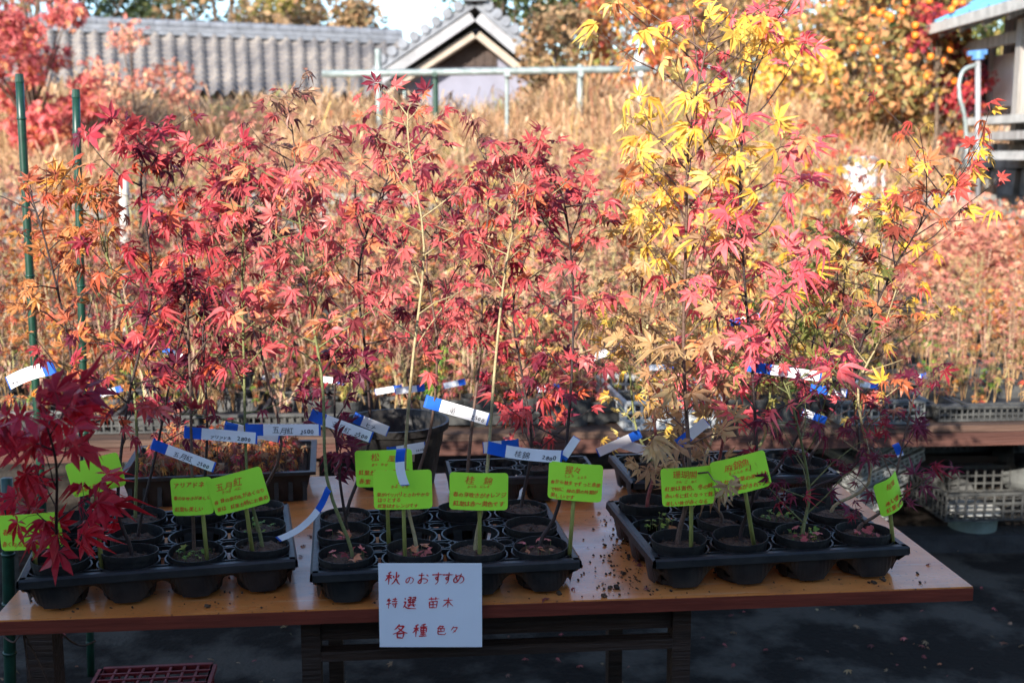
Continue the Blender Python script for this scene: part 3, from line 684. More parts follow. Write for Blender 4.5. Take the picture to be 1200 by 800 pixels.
# ------------------------------------------------------------------ white notice hanging at the front edge
nY = P(505, 700, 1).y
na = G(445, 684, TH+RH-.01)
rim_o, rim_a, rim_u, rim_v, rim_s = trays['M']
yc = rim_a.y+rim_u.y*.12-.012
O = P(445, 758, yc-.004); X1 = P(565, 757, yc-.004)-O; Yv = P(445, 660, yc-.004)-O
X = X1.normalized(); Yx = Vector((0, 0, 1)); N = Vector((0, -1, 0)); NW = X1.length; NH = Yv.length
root = empty('notice', O, 'white paper notice with three lines of red brush writing on the table front', 'notice')
m = MB(); m.box(O+X*NW/2+Yx*NH/2, (NW, .001, NH)); po = m.build('paper', M['paper'], root); po.location = -O
rng = np.random.default_rng(77)
GLY = {
 '秋': '3.6,9.4 1.2,8.3|.4,6.6 4.6,6.9|2.6,8.8 2.5,.4|2.4,6.4 .3,3.2|2.7,6.2 4.4,4.4|5.4,6.8 5.9,5|9.2,7.3 8.2,5.4|7.2,9.2 7.1,5 6.2,2.4 4.4,.5|7.2,5 8.3,2.3 9.9,.6',
 'の': '5.2,7.6 4.3,4 2.6,2.2 1.4,3.6 2.2,6.2 5,7.8 8,6.8 8.7,4.2 7.4,2 5.6,1',
 'お': '1.2,7 5.6,7.4|3.5,9.3 3.4,5 3.4,2 2.4,1.1 1.2,2.1 3.2,4.2 6.2,4.7 8,3.6 7.6,1.8 5.4,.8|7,8 8.8,6.6',
 'す': '.8,7.6 9.2,7.8|5.6,9.5 5.6,5 4.6,3.8 3.6,4.8 4.6,6 5.7,4.6 5.4,2 4,.3',
 'め': '2.4,8.2 3.2,4.6 4.6,2.2|6.6,8.8 5.2,4 2.8,1.6 1.3,2.8 2,5.4 5.2,7.2 8.2,6 8.8,3.6 7.6,1.6 5.8,.8',
 '特': '1.6,8.8 .7,6.4|1,7 4.3,7.2|.4,4 4.4,5|2.6,9.5 2.6,.4|5.4,8.3 9.2,8.5|7.2,9.8 7.2,6.4|4.7,6.3 9.8,6.6|4.9,4.3 9.8,4.5|8.2,6 8.2,1.2 7,1.6|5.9,3.3 6.7,2.2',
 '選': '1,8.6 2,7.6|.7,5.5 2.2,5.7 1.6,3.4 .6,1.6|1.5,2.6 3.4,1 9.8,.7|3.6,9 5.6,9.1 5.5,7.8 3.7,7.7 3.7,6.6 6,6.6 6,7.1|6.6,9 8.8,9.1 8.7,7.8 6.8,7.7 6.8,6.6 9.2,6.6 9.2,7.2|3.8,5.2 9,5.4|5.2,6.2 5.2,3.6|7.4,6.3 7.4,3.6|3.2,3.6 9.5,3.7|5.2,3.1 4,1.8|7.3,3.1 8.7,2',
 '苗': '1,8 9.2,8.2|3.4,9.5 3.5,7|6.7,9.6 6.4,7|2,6 2.2,.8|2,6 8,6.2 7.8,.8|5,6 5,1.2|2.2,3.6 7.8,3.7|2.2,1 7.8,1.1',
 '木': '1,6.8 9.2,7|5,9.5 5,.5|4.9,6.6 3,3.4 .6,1.4|5.1,6.6 7.2,3.6 9.8,1.6',
 '各': '4,9.6 2.8,7.8 1.2,6.2|3.8,8.3 7.2,8.5 5.4,6 3,4.2 .6,3.2|3.4,7.2 6,5 9.6,3.6|3,3.6 3.3,.4|3,3.5 7.2,3.6 6.9,.5|3.3,.7 6.9,.7',
 '種': '3.4,9.4 1.1,8.3|.4,6.6 4.2,6.9|2.4,8.8 2.3,.4|2.2,6.4 .3,3.2|2.5,6.2 3.9,4.4|8.6,9.4 5.2,8.8|4.8,7.6 9.8,7.7|5.4,6.5 5.5,3.6|5.4,6.4 9.2,6.5 9,3.6|5.5,5 9,5.1|5.5,3.7 9,3.7|7.2,9 7.2,1|5.2,2.4 9.3,2.5|4.6,.9 9.9,.9',
 '色': '4,9.6 3,7.8 1.4,6.4|3.8,8.5 6.8,8.6 5.6,6.7|2.4,6.4 2.4,2 3.2,.9 8.6,.9 9.2,2.6|2.4,6.4 7.8,6.5 7.6,3.8|5,6.3 5,4|2.5,3.8 7.6,3.8',
 '々': '4,9 3,6.8 1.6,5.2|3.6,7.8 7.4,8 6,5 3.4,2.6|4,5 6.4,3.4'}
t = MB(); zk = [0]
def brush(ch, x, y, s, wd=.115):
    curvy = ch in 'のおすめ'
    for q, stx in enumerate(GLY[ch].split('|')):
        pp = [tuple(float(v) for v in a.split(',')) for a in stx.split()]
        pp = [((a+rng.normal(0, .12))/10*s+.10*s*b/10, (b+rng.normal(0, .12))/10*s) for a, b in pp]
        V3 = [Vector((a, b, 0)) for a, b in pp]
        if curvy or len(V3) == 2: S = spline(V3, 6*len(V3))
        else:
            S = []
            for a, b in zip(V3[:-1], V3[1:]): S += [a.lerp(b, k/6) for k in range(6)]
            S.append(V3[-1])
        n = len(S); zk[0] += 1; V = []; F = []
        for k, p in enumerate(S):
            u = k/(n-1); d = (S[min(k+1, n-1)]-S[max(k-1, 0)]).normalized(); nn_ = Vector((-d.y, d.x, 0))
            w_ = s*wd*(.55+.5*math.sin(min(1, u*4+.25)*1.57))*(1-.6*u**3)*(.85+.15*math.sin(k*1.7+q)); w_ *= .5
            for sg in (-1, 1):
                r = p+nn_*w_*sg; V.append(O+X*(x*NW+r.x)+Yx*(y*NH+r.y)+N*(.0009+.00003*(zk[0] % 20)))
        for k in range(n-1): F.append((k*2, k*2+1, k*2+3, k*2+2))
        t.add(V, F)
for ch, x, y, k in (('秋', .06, .745, .17), ('の', .25, .75, .11), ('お', .365, .75, .15), ('す', .50, .75, .15), ('す', .60, .75, .15), ('め', .71, .75, .145),
                    ('特', .065, .465, .135), ('選', .225, .455, .16), ('苗', .46, .46, .145), ('木', .61, .47, .13),
                    ('各', .12, .105, .18), ('種', .32, .12, .165), ('色', .54, .14, .13), ('々', .675, .14, .12)):
    brush(ch, x, y, k*NH)
t.build('handwriting', M['redink'], po)

# ------------------------------------------------------------------ white name tags with blue tips
TGN = 'white name tags with blue tips looped on the stems'
def name_tag(a, b, Y, txt, label, wpx=15, blue=.22, sag=0., lift=0., dark=True, seed=1, dy=0.):
    rng = np.random.default_rng(1500+seed)
    A = P(a[0], a[1], Y); B = P(b[0], b[1], Y+dy); D = B-A; L = D.length
    X = D.normalized(); N = Vector((0, -1, 0)); N = (N-X*N.dot(X)).normalized(); Yx = X.cross(-N).normalized()
    if abs(X.z) < .95 and Yx.z < 0: Yx = -Yx
    w = wpx*Y/FPX; K = 14
    def off(t): return Yx*(-sag*4*t*(1-t)*L)+N*(lift*4*t*(1-t)*L+.0035)
    root = empty('name_tag', A, label, 'tag', TGN)
    def strip(t0, t1, mtl, nm, z0=0, par=None):
        m = MB(); V = []; F = []; k_ = max(2, int(K*(t1-t0)))
        for i in range(k_+1):
            t_ = t0+(t1-t0)*i/k_; c = A+D*t_+off(t_)
            for (s, z) in ((-.5, 0), (.5, 0), (.5, -.0007), (-.5, -.0007)): V.append(c+Yx*w*s+N*(z+z0))
        for i in range(k_):
            for q in range(4): F.append((i*4+q, (i+1)*4+q, (i+1)*4+(q+1) % 4, i*4+(q+1) % 4))
        F.append((0, 1, 2, 3)); e = k_*4; F.append((e+3, e+2, e+1, e))
        m.add(V, F); o = m.build(nm, mtl, par or root); o.location = -A if par is None else (0, 0, 0); return o
    body = strip(blue+.002, .975, M['tagw'], 'band'); strip(.976, 1.0, M['tagb'], 'band_end')
    # blue tip folds round the stem behind
    m = MB(); V = []; F = []; k_ = 12
    for i in range(k_+1):
        u = i/k_
        if u < .6: t_ = blue*(1-u/.6); c = A+D*t_+off(t_)
        else:
            th = math.pi*(u-.6)/.4; c = A+off(0)+X*(-.004*math.sin(th))+N*(-.004*(1-math.cos(th)))
        for s in (-.5, .5): V.append(c+Yx*w*s*1.03)
    for i in range(k_): F.append((i*2, i*2+1, i*2+3, i*2+2))
    m.add(V, F); m.build('blue_tip', M['tagb'], root).location = -A
    if txt:
        t = MB(); 
        def bd(px, py):
            tt = px/L; return lift*4*tt*(1-tt)*L+.0035
        def wt(s, x0, mw, size):
            tm = MB(); Oo = A
            x = x0*L; tt = x0
            write(tm, rng, s, x, -w*.32-sag*4*(x0+.1)*(1-x0-.1)*L, size*w, A, X, Yx, N, maxw=mw*L, z=.0006, bend=bd, bold=0)
            for v_, f_, n_, c_, mi_ in [(tm.v, tm.f, tm.n, tm.c, tm.mi)]:
                base = t.k
                t.v += v_; t.f += [q+base for q in f_]; t.n += n_; t.c += c_; t.mi += mi_; t.k += tm.k
        nm, pr = txt
        if nm: wt(nm, .34, .3, .62)
        if pr: wt(pr, .72, .22, .48)
        if t.k: t.build('handwriting', M['black'], body)
    return root
yL = cy_(('L', 1, 0)); yL3 = cy_(('L', 3, 0)); yM = cy_(('M', 0, 0)); yR = cy_(('R', 0, 0)); yB = cy_(('B', 0, 0))
NT = [
 ((180, 520), (252, 547), cy_(('L', 1, 0))+.02, ('五月紅', '2500'), 'sloping white tag above the left card of the overlapping pair, left of it', dict(wpx=13, seed=1)),
 ((218, 506), (302, 513), cy_(('L', 2, 0)), ('アリアドネ', '2800'), 'long level white tag over the left tray, in front of a second tag', dict(wpx=14, seed=2)),
 ((265, 500), (328, 512), cy_(('L', 2, 2)), ('', ''), 'white tag mostly hidden behind two level tags above the seedling trough', dict(wpx=13, seed=3)),
 ((290, 503), (376, 503), cy_(('L', 3, 0)), ('五月紅', '2500'), 'level white tag at the right of the three above the seedling trough', dict(wpx=14, seed=4)),
 ((366, 486), (436, 512), cy_(('M', 0, 0))+.1, ('五月紅', '2500'), 'sloping white tag beside the upper left of the big black pot', dict(wpx=14, seed=5)),
 ((416, 489), (455, 505), cy_(('M', 0, 2)), ('ヒナ', ''), 'short sloping white tag in front of the big black pot', dict(wpx=13, seed=6)),
 ((500, 470), (573, 491), cy_(('M', 1, 2)), ('滝', '2500'), 'sloping white tag above the big black pot, right of its rim', dict(wpx=15, seed=7)),
 ((574, 524), (659, 534), cy_(('M', 2, 0)), ('桂錦', '2800'), 'long sagging white tag just above the upright lime card', dict(wpx=15, seed=8, sag=.03)),
 ((606, 521), (566, 524), cy_(('M', 3, 2)), ('', ''), 'white tag behind the long sagging tag in the middle tray', dict(wpx=14, seed=9, blue=.45)),
 ((456, 530), (499, 523), cy_(('M', 1, 2))+.02, ('', '2800'), 'white tag end showing right of the half covered card', dict(wpx=13, seed=10)),
 ((470, 528), (475, 568), cy_(('M', 1, 0))-.06, ('', ''), 'white tag drooping down over the front lime card', dict(wpx=11, seed=11, blue=.3, sag=.08)),
 ((384, 574), (326, 631), cy_(('M', 0, 0))-.01, ('', ''), 'curled white tag bowing down to the left of the middle tray', dict(wpx=8, seed=12, sag=.12, blue=.3)),
 ((496, 454), (463, 458), cy_(('K', 2, 0))+.3, ('', ''), 'small blurred white tag above the big black pot', dict(wpx=8, seed=13)),
 ((770, 532), (722, 517), yB-.1, ('', ''), 'lower of the two crossed white tags left of the right-hand cards', dict(wpx=12, seed=14)),
 ((749, 508), (700, 530), yB-.12, ('', ''), 'upper of the two crossed white tags left of the right-hand cards', dict(wpx=11, seed=15)),
 ((727, 406), (685, 422), yB+.1, ('', ''), 'sunlit white tag below the yellow leaves between the table and the pale crate', dict(wpx=9, seed=16, blue=.15)),
 ((796, 519), (828, 493), cy_(('R', 0, 0))+.05, ('', ''), 'white tag rising to the right above the left card of the right pair', dict(wpx=13, seed=17, blue=.35)),
 ((878, 429), (962, 441), cy_(('R', 1, 0)), ('', '2800'), 'long white tag high on the coral maple in the right tray', dict(wpx=12, seed=18, blue=.3)),
 ((952, 455), (992, 460), cy_(('R', 2, 2)), ('', ''), 'white tag half hidden by maroon leaves in the right tray', dict(wpx=10, seed=19, blue=.45)),
 ((966, 492), (940, 482), cy_(('R', 2, 2))-.1, ('', ''), 'lower small tag by the pale yellow-green stem in the right tray', dict(wpx=9, seed=20, blue=.5)),
 ((62, 431), (10, 449), cy_(('L', 0, 2)), ('', '2800'), 'wide wrinkled white tag at the far left below the orange leaves', dict(wpx=16, seed=21, blue=.2, sag=-.05)),
 ((193, 409), (220, 421), 3.6, ('', ''), 'small sunlit tag behind the crimson leaves at the left', dict(wpx=7, seed=22, blue=.35)),
 ((858, 378), (890, 370), cy_(('R', 2, 2)), ('', ''), 'grey-white tag just under the coral leaves right of the yellow maple', dict(wpx=8, seed=23, blue=.3)),
 ((1050, 522), (1055, 534), cy_(('R', 3, 0)), ('', ''), 'tiny blue-tipped tag wrapped on the stem above the small sideways card', dict(wpx=8, seed=24, blue=.8)),
 ((660, 536), (676, 512), cy_(('M', 3, 0))-.01, ('', ''), 'folded white tag end right of the long sagging tag', dict(wpx=10, seed=25, blue=.1)),
]
for a, b, Y, lab in [((470, 454), (440, 459), 3.7, 'blurred white tag above the rim of the big black pot, left of the pale stem'), ((788, 428), (760, 431), 4.0, 'blurred white tag behind the golden maple, above the pale crate'),
    ((806, 447), (776, 449), 3.9, 'lower blurred white tag behind the golden maple, above the pale crate'), ((402, 447), (378, 444), 3.8, 'blurred white tag low behind the maples left of the big black pot'),
    ((544, 447), (520, 452), 3.8, 'small blurred tag on the rear bench right of the big black pot'), ((1028, 452), (998, 448), 4.2, 'white tag lying over the grey crate on the rear bench'),
    ((1085, 440), (1062, 446), 4.6, 'small white tag among the sparse seedlings at the right of the rear bench'), ((330, 438), (308, 444), 4.4, 'small white tag in the rear rows above the seedling trough'),
    ((142, 455), (118, 462), 4.2, 'small white tag in the rear rows between the green poles and the trough'), ((655, 452), (630, 456), 4.1, 'small white tag behind the dark-stemmed red maple')]:
    NT.append((a, b, Y, ('', ''), lab, dict(wpx=7, seed=40+len(NT), blue=.28)))
for a, b, Y, txt, lab, kw in NT: name_tag(a, b, Y, txt, lab, **kw)
#SECTION_BACKTABLE
# ------------------------------------------------------------------ seedling trough, big pot on the table
rng = np.random.default_rng(40)
a = G(142, 560, TH+.08); b = G(365, 551, TH+.08)
rz = math.atan2(b.y-a.y, b.x-a.x); L = (b-a).length
root = empty('seedling_trough', (a.x, a.y, TH+.0015), 'black rectangular trough crowded with tiny red and orange maple seedlings', 'trough', rz=rz)
m = MB()
D = .30; H = .078
def ring(m, w, d, h, in0, th=.004, slope=.02):
    V = []; F = []
    for (ins, z) in ((slope, 0), (0, h), (-.010, h), (-.010, h-.008), (-.004, h-.009)):
        V += [(ins, ins, z), (w-ins, ins, z), (w-ins, d-ins, z), (ins, d-ins, z)]
    for (ins, z) in ((slope+th, .004), (th, h)):
        V += [(ins, ins, z), (w-ins, ins, z), (w-ins, d-ins, z), (ins, d-ins, z)]
    for r_ in (0,):
        for q in range(4): F.append((q, (q+1) % 4, 4+(q+1) % 4, 4+q))
    for q in range(4):
        F.append((4+q, 4+(q+1) % 4, 8+(q+1) % 4, 8+q)); F.append((8+q, 8+(q+1) % 4, 12+(q+1) % 4, 12+q)); F.append((12+q, 12+(q+1) % 4, 16+(q+1) % 4, 16+q))
        F.append((4+q, 24+q, 24+(q+1) % 4, 4+(q+1) % 4)); F.append((20+(q+1) % 4, 24+(q+1) % 4, 24+q, 20+q))
    F.append((20, 21, 22, 23)); F.append((3, 2, 1, 0))
    m.add(V, F)
ring(m, L, D, H, 0)
for i in range(13): m.box((L*(i+.5)/13, .006, H*.42), (.010, .006, H*.7), Matrix.Rotation(R(-13), 3, 'X'))
m.build('trough', M['tray'], root)
m = MB(); m.box((L/2, D/2, H*.45), (L-.03, D-.03, .02)); m.build('soil', M['soil'], root)
st = MB(); pos = []; dr = []; nm = []; sz = []; co = []
for _ in range(150):
    p = Vector((rng.uniform(.03, L-.03), rng.uniform(.03, D-.03), H*.5)); h = rng.uniform(.03, .12)
    q = p+Vector((rng.normal(0, .012), rng.normal(0, .012), h)); st.tube([p, q], [.0012, .0008], 4, pick_col(rng, 'umber'), caps=False)
    for z in (.5, .75, 1.):
        for s in (-1, 1):
            a_ = rng.uniform(0, 6.28); pos.append(p.lerp(q, z)); dr.append((s*math.cos(a_), s*math.sin(a_), rng.normal(-.2, .3))); nm.append((rng.normal(0, .4), rng.normal(-.2, .4), 1))
            sz.append(rng.uniform(.012, .026)); co.append(pick_col(rng, rng.choice(['orange', 'brown', 'crimson', 'umber', 'orange'])))
add_leaves(st, rng, T_LOW, pos, dr, nm, sz, co)
tag(st.build('seedlings', M['leaf'], root), kind='stuff')

c = P(465, 590, 2.86); c.z = TH+.0015
root = empty('black_pot', c, 'big round black pot standing behind the half covered lime card', 'pot')
m = MB(); m.lathe((0, 0, 0), [(.001, 0), (.095, 0), (.122, .14), (.133, .142), (.135, .160), (.128, .160), (.122, .142), (.116, .10), (.001, .10)], 40)
m.build('pot', M['pot'], root, smooth=False)
soil_mb(rng, (0, 0, 0), .115, .105, 80).build('soil', M['soil'], root)
m = MB(); m.box((.045, -.127, .10), (.026, .002, .03), Matrix.Rotation(R(20), 3, 'Z') @ Matrix.Rotation(R(12), 3, 'X')); m.build('sticker', M['beige'], root)
name = 'soil_crumbs'
m = MB()
for _ in range(420):
    if rng.random() < .6: px, py = rng.normal(735, 25), rng.uniform(600, 700)
    else: px, py = rng.uniform(10, 1100), rng.normal(690, 14)
    p = G(px, py, TH+.001)
    q = p-FL
    if not (.01 < q.dot(U) < TW-.01 and .01 < q.dot(Vv) < TD-.02): continue
    s = rng.uniform(.001, .0038) if rng.random() < .93 else rng.uniform(.005, .008)
    m.box(p+Vector((0, 0, s*.3)), (s, s*1.3, s*.7), Matrix.Rotation(rng.uniform(0, 3), 3, 'Z') @ Matrix.Rotation(.4, 3, 'X'), tuple(np.array((.06, .035, .02))*rng.uniform(.4, 1.8)))
tag(m.build(name, M['crumb']), 'scattered crumbs of soil on the orange tabletop', 'soil', kind='stuff')
# a few dead leaves on the table
pos = []; dr = []; nm = []; sz = []; co = []
m = MB()
for (px, py) in ((751, 660), (759, 688), (744, 655), (672, 688), (350, 650), (356, 638), (362, 628), (735, 585), (700, 600), (640, 700), (1090, 660)):
    pos.append(G(px, py, TH+.004)); dr.append((rng.normal(), rng.normal(), .05)); nm.append((rng.normal(0, .2), rng.normal(0, .2), 1)); sz.append(rng.uniform(.01, .018)); co.append(pick_col(rng, 'brown'))
add_leaves(m, rng, T_LOW, pos, dr, nm, sz, co)
tag(m.build('dead_leaves', M['leaf']), 'shrivelled brown dead leaves lying on the orange tabletop', 'leaves', kind='stuff')
pos = []; dr = []; nm = []; sz = []; co = []; m = MB()
for _ in range(260):
    px, py = rng.uniform(0, 1250), rng.uniform(640, 860); p = G(px, py, .0)
    if p.y > 4.6: continue
    pos.append(p+Vector((0, 0, .012))); dr.append((rng.normal(), rng.normal(), .1)); nm.append((rng.normal(0, .3), rng.normal(0, .3), 1)); sz.append(rng.uniform(.005, .022)); co.append(pick_col(rng, rng.choice(['brown', 'salmon', 'tan', 'umber'])))
add_leaves(m, rng, T_LOW, pos, dr, nm, sz, co)
tag(m.build('fallen_leaves', M['leaf']), 'fallen leaves scattered over the dark ground', 'leaves', kind='stuff')

# ------------------------------------------------------------------ poles, cords, red crate
def pole(a, b, Y, r, mtl, name, label, group, ground=False, cap=None, Yb=None):
    A = P(a[0], a[1], Y); B = P(b[0], b[1], Yb or Y)
    if ground:
        d = (B-A).normalized(); B = A+d*((0.0-A.z)/d.z)
    root = empty(name, B, label, 'pole', group)
    m = MB(); n = 14; m.tube([B.lerp(A, i/n) for i in range(n+1)], r, 10)
    for i in range(8):
        q = B.lerp(A, (i+.5)/8); m.tube([q-(A-B).normalized()*.003, q+(A-B).normalized()*.003], r*1.18, 10)
    m.build('shaft', mtl, root, smooth=True).location = -B
    if cap:
        c_ = MB(); c_.tube([A-(A-B).normalized()*.01, A+(A-B).normalized()*.012], [r*1.12, r*.9], 10); c_.build('cap', cap, root).location = -B
    return root
GP = 'green plastic garden poles'
pole((22.7, 92), (40, 415), 3.25, .011, M['greenpole'], 'garden_pole', 'tall green pole at the far left, its top against the roof', GP, True, M['greenpole'])
pole((89, 110), (97, 417), 3.25, .0105, M['greenpole'], 'garden_pole', 'second green pole from the left edge, slightly shorter', GP, True, M['greenpole'])
pole((8, 560), (12, 800), 2.32, .012, M['greenpole'], 'garden_pole', 'low green pole beside the left end of the table', GP, True)
root = pole((145, 205), (150, 440), 5.4, .022, M['whitepost'], 'garden_post', 'white post standing among the crimson maples at the left', None, True)
root['category'] = 'post'
root = pole((167, 200), (170, 440), 5.5, .018, M['trunk'], 'garden_post', 'brown wooden post right beside the white post at the left', None, True)
root['category'] = 'post'
rt = P(52, 760, 2.5)
root = empty('wooden_post', (rt.x, rt.y, 0), 'short dark wooden post under the left end of the table', 'post')
m = MB(); m.box((0, 0, .33), (.062, .06, .66)); m.build('post', M['darkwood'], root)
# cord tied round the low green pole
m = MB(); q = P(14, 740, 2.3)
m.tube(spline([P(4, 745, 2.3), P(16, 752, 2.28), P(27, 742, 2.31), P(40, 765, 2.34), P(56, 800, 2.35), P(62, 850, 2.36)], 26), .0022, 5)
m.tube(spline([P(8, 738, 2.3), P(24, 732, 2.28), P(30, 760, 2.33), P(36, 800, 2.34), P(46, 860, 2.35)], 22), .0022, 5)
m.tube(spline([P(70, 740, 2.5), P(85, 752, 2.55), P(98, 756, 2.55), P(112, 750, 2.55)], 14), .0025, 5)
tag(m.build('cord', M['wood']), 'pale cord tied round the low green pole under the table', 'cord')
# red lattice crate, upside down
a = G(92, 836, .235); b = G(226, 789, .26)
o = lattice_crate(.27, .24, .23, .006, .034, False)
for i in range(9): o.box((.27*i/8, .12, .232), (.006, .24, .006))
for i in range(8): o.box((.135, .24*i/7, .233), (.27, .006, .007))
for (x, y) in ((.07, .12), (.135, .12), (.2, .12)): o.lathe((x, y, 0), [(.016, .237), (.022, .237), (.022, .231), (.016, .231)], 12, closed=True)
o = o.build('lattice_crate', M['redcrate']); o.location = (a.x, a.y, 0.001); o.rotation_euler = (0, 0, R(6))
tag(o, 'upturned dark red lattice crate on the ground under the table', 'crate')

# ------------------------------------------------------------------ rear bench
BZ = .575
BL = G(-260, 523, BZ); BR = G(1500, 492, BZ)
BYAW = math.atan2(BR.y-BL.y, BR.x-BL.x); BWID = (BR-BL).length; BD = 2.0
BU = Vector((math.cos(BYAW), math.sin(BYAW), 0)); BV = Vector((-math.sin(BYAW), math.cos(BYAW), 0))
def BLc(a, b, z=BZ): return Vector((BL.x, BL.y, 0))+BU*a+BV*b+Vector((0, 0, z))
root = empty('rear_bench', (BL.x, BL.y, 0), 'long weathered wooden bench full of potted maples behind the table', 'bench', rz=BYAW)
for k in range(9):
    m = MB(); b0 = BD*k/9; m.box((BWID/2, b0+.1, BZ-.012), (BWID, .19, .024)); m.build('plank', M['wood'], root)
m = MB(); m.box((BWID/2, .025, BZ-.050), (BWID-.01, .045, .048)); m.build('front_beam', M['beam'], root)
m = MB(); m.box((BWID/2, BD-.03, BZ-.060), (BWID-.01, .045, .068)); m.build('back_beam', M['wood'], root)
for k in (.03, .33, .58, .97):
    for b in (.1, BD-.1):
        m = MB(); m.box((BWID*k, b, (BZ-.03)/2), (.07, .05, BZ-.034)); m.build('leg', M['darkwood'], root)
# ground-level terrace bench further back
B2Z = .62
C0 = Vector((BL.x-1.2, BL.y+2.5, 0))
root = empty('back_bench', C0, 'lower row of old planks carrying the farthest potted maples', 'bench', rz=BYAW)
C2W = BWID+2.6
for k in range(6):
    m = MB(); m.box((C2W/2, .3*k+.14, B2Z-.012), (C2W, .26, .024)); m.build('plank', M['wood'], root)
for k in range(6):
    for b in (.1, 1.6):
        m = MB(); m.box((.12+(C2W-.24)*k/5, b, (B2Z-.03)/2), (.07, .05, B2Z-.034)); m.build('leg', M['darkwood'], root)
def C2(a, b, z=B2Z): return C0+BU*a+BV*b+Vector((0, 0, z))

# crates on the rear bench
GC = 'crates and trays on the rear bench'
def crate_at(px, py, w, d, h, mtl, label, z=BZ, rz=BYAW, pitch=.026, bar=.006, name='lattice_crate', floor=True, group=GC):
    a = G(px, py, z); o = lattice_crate(w, d, h, bar, pitch, floor).build(name, mtl)
    o.location = (a.x, a.y, z+.001); o.rotation_euler = (0, 0, rz); return tag(o, label, 'crate', group)
crate_at(733, 505, .34, .50, .10, M['crate'], 'pale sunlit lattice crate behind the golden maple at the edge of the rear bench', rz=BYAW+R(3), pitch=.028, bar=.009)
crate_at(985, 499, .30, .42, .085, M['greycrate'], 'grey lattice crate on the rear bench behind the maroon fine-leaved maple')
crate_at(1100, 495, .52, .45, .055, M['dusty'], 'low dusty black crate at the right end of the rear bench', pitch=.02)
crate_at(-60, 505, .42, .45, .06, M['greycrate'], 'low grey crate at the left edge of the rear bench')
crate_at(75, 510, .40, .45, .06, M['dusty'], 'dusty black crate behind the dark red leaves on the rear bench')
crate_at(215, 508, .45, .45, .06, M['dusty'], 'low black crate on the rear bench above the seedling trough')
GPOT = 'dusty nursery pots along the front edge of the rear bench'
rng = np.random.default_rng(71); kk = 0; ptp = None
for px in (372, 402, 505, 532, 560, 588, 617, 646, 676, 704, 862, 893, 925, 957):
    b_ = G(px, 505, BZ); q = Vector((b_.x, b_.y+.10+rng.uniform(0, .05), BZ+.001)); r_ = rng.uniform(.05, .064)
    lbl = f'dusty pot of low seedlings, {ORD[kk]} from left on the rear bench edge'; kk += 1
    ro_ = empty('nursery_pot', q, lbl, 'pot', GPOT); h_ = r_*1.6
    pot_mb(h_, r_).build('pot', M['dusty'], ro_); soil_mb(rng, (0, 0, 0), r_*.93, h_-.014, 20).build('soil', M['soil'], ro_)
    st = MB(); pos = []; dr = []; nm = []; sz = []; co = []; pl = ['green', 'olive', 'crimson', 'orange', 'tan', 'umber', 'pale', 'salmon'][int(rng.integers(0, 8))]
    for _ in range(int(rng.integers(4, 9))):
        p0 = Vector((rng.normal(0, r_*.35), rng.normal(0, r_*.35), h_-.015)); q1 = p0+Vector((rng.normal(0, .02), rng.normal(0, .02), rng.uniform(.05, .2)))
        st.tube([p0, q1], [.0018, .001], 4, pick_col(rng, 'tan'), caps=False)
        for z in (.4, .6, .8, 1.):
            for sg in (0, 3.14):
                a_ = rng.uniform(0, 1)+sg; pos.append(p0.lerp(q1, z)); dr.append((math.cos(a_), math.sin(a_), rng.normal(-.2, .3))); nm.append((rng.normal(0, .4), rng.normal(-.3, .4), 1)); sz.append(rng.uniform(.014, .03)); co.append(pick_col(rng, pl))
    add_leaves(st, rng, T_LOW, pos, dr, nm, sz, co); st.build('seedlings', M['leaf'], ro_)

# things under the bench at the right
def heap_tray(px, py, z, w, d, rx, ry, rz, mtl, label):
    o = lattice_crate(w, d, .05, .009, .024).build('stacked_tray', mtl)
    q = P(px, py, z); o.location = q; o.rotation_euler = (R(rx), R(ry), R(rz))
    return tag(o, label, 'tray', 'discarded trays heaped under the rear bench')
lab = ['topmost discarded tray of the leaning heap, steeply tilted', 'second tray from the top of the leaning heap', 'third tray from the top of the leaning heap', 'fourth tray from the top of the leaning heap', 'fifth tray down in the leaning heap', 'bottom tray of the leaning heap on the ground']
for k in range(6):
    heap_tray(1018-7*k, 538+19*k, 4.42+.02*k, .34, .3, 8-2*k, -24+4*k, 12+5*k, M['crate'], lab[k])
crate_at(1108, 612, .52, .38, .11, M['dusty'], 'dusty black basket lying under the right end of the rear bench', z=.14, group=None, pitch=.035, bar=.008)
m_ = G(1150, 638, .03)
root = empty('bucket', (m_.x, m_.y+.1, .0), 'small bucket with a white lid on the ground under the bench', 'bucket')
m = MB(); m.lathe((0, 0, 0), [(.001, 0), (.085, 0), (.095, .13), (.08, .135), (.001, .135)], 28); m.build('bucket_body', M['bucket'], root, smooth=False)
m = MB(); m.lathe((0, 0, 0), [(.099, .122), (.103, .13), (.103, .146), (.095, .152), (.001, .154)], 28); m.build('lid', M['lid'], root)
a = G(1070, 652, .0); m = MB(); m.box((a.x+1.0, a.y+.1, .035), (2.2, .12, .07))
tag(m.build('kerb', M['kerb']), kind='structure')
rng = np.random.default_rng(55)
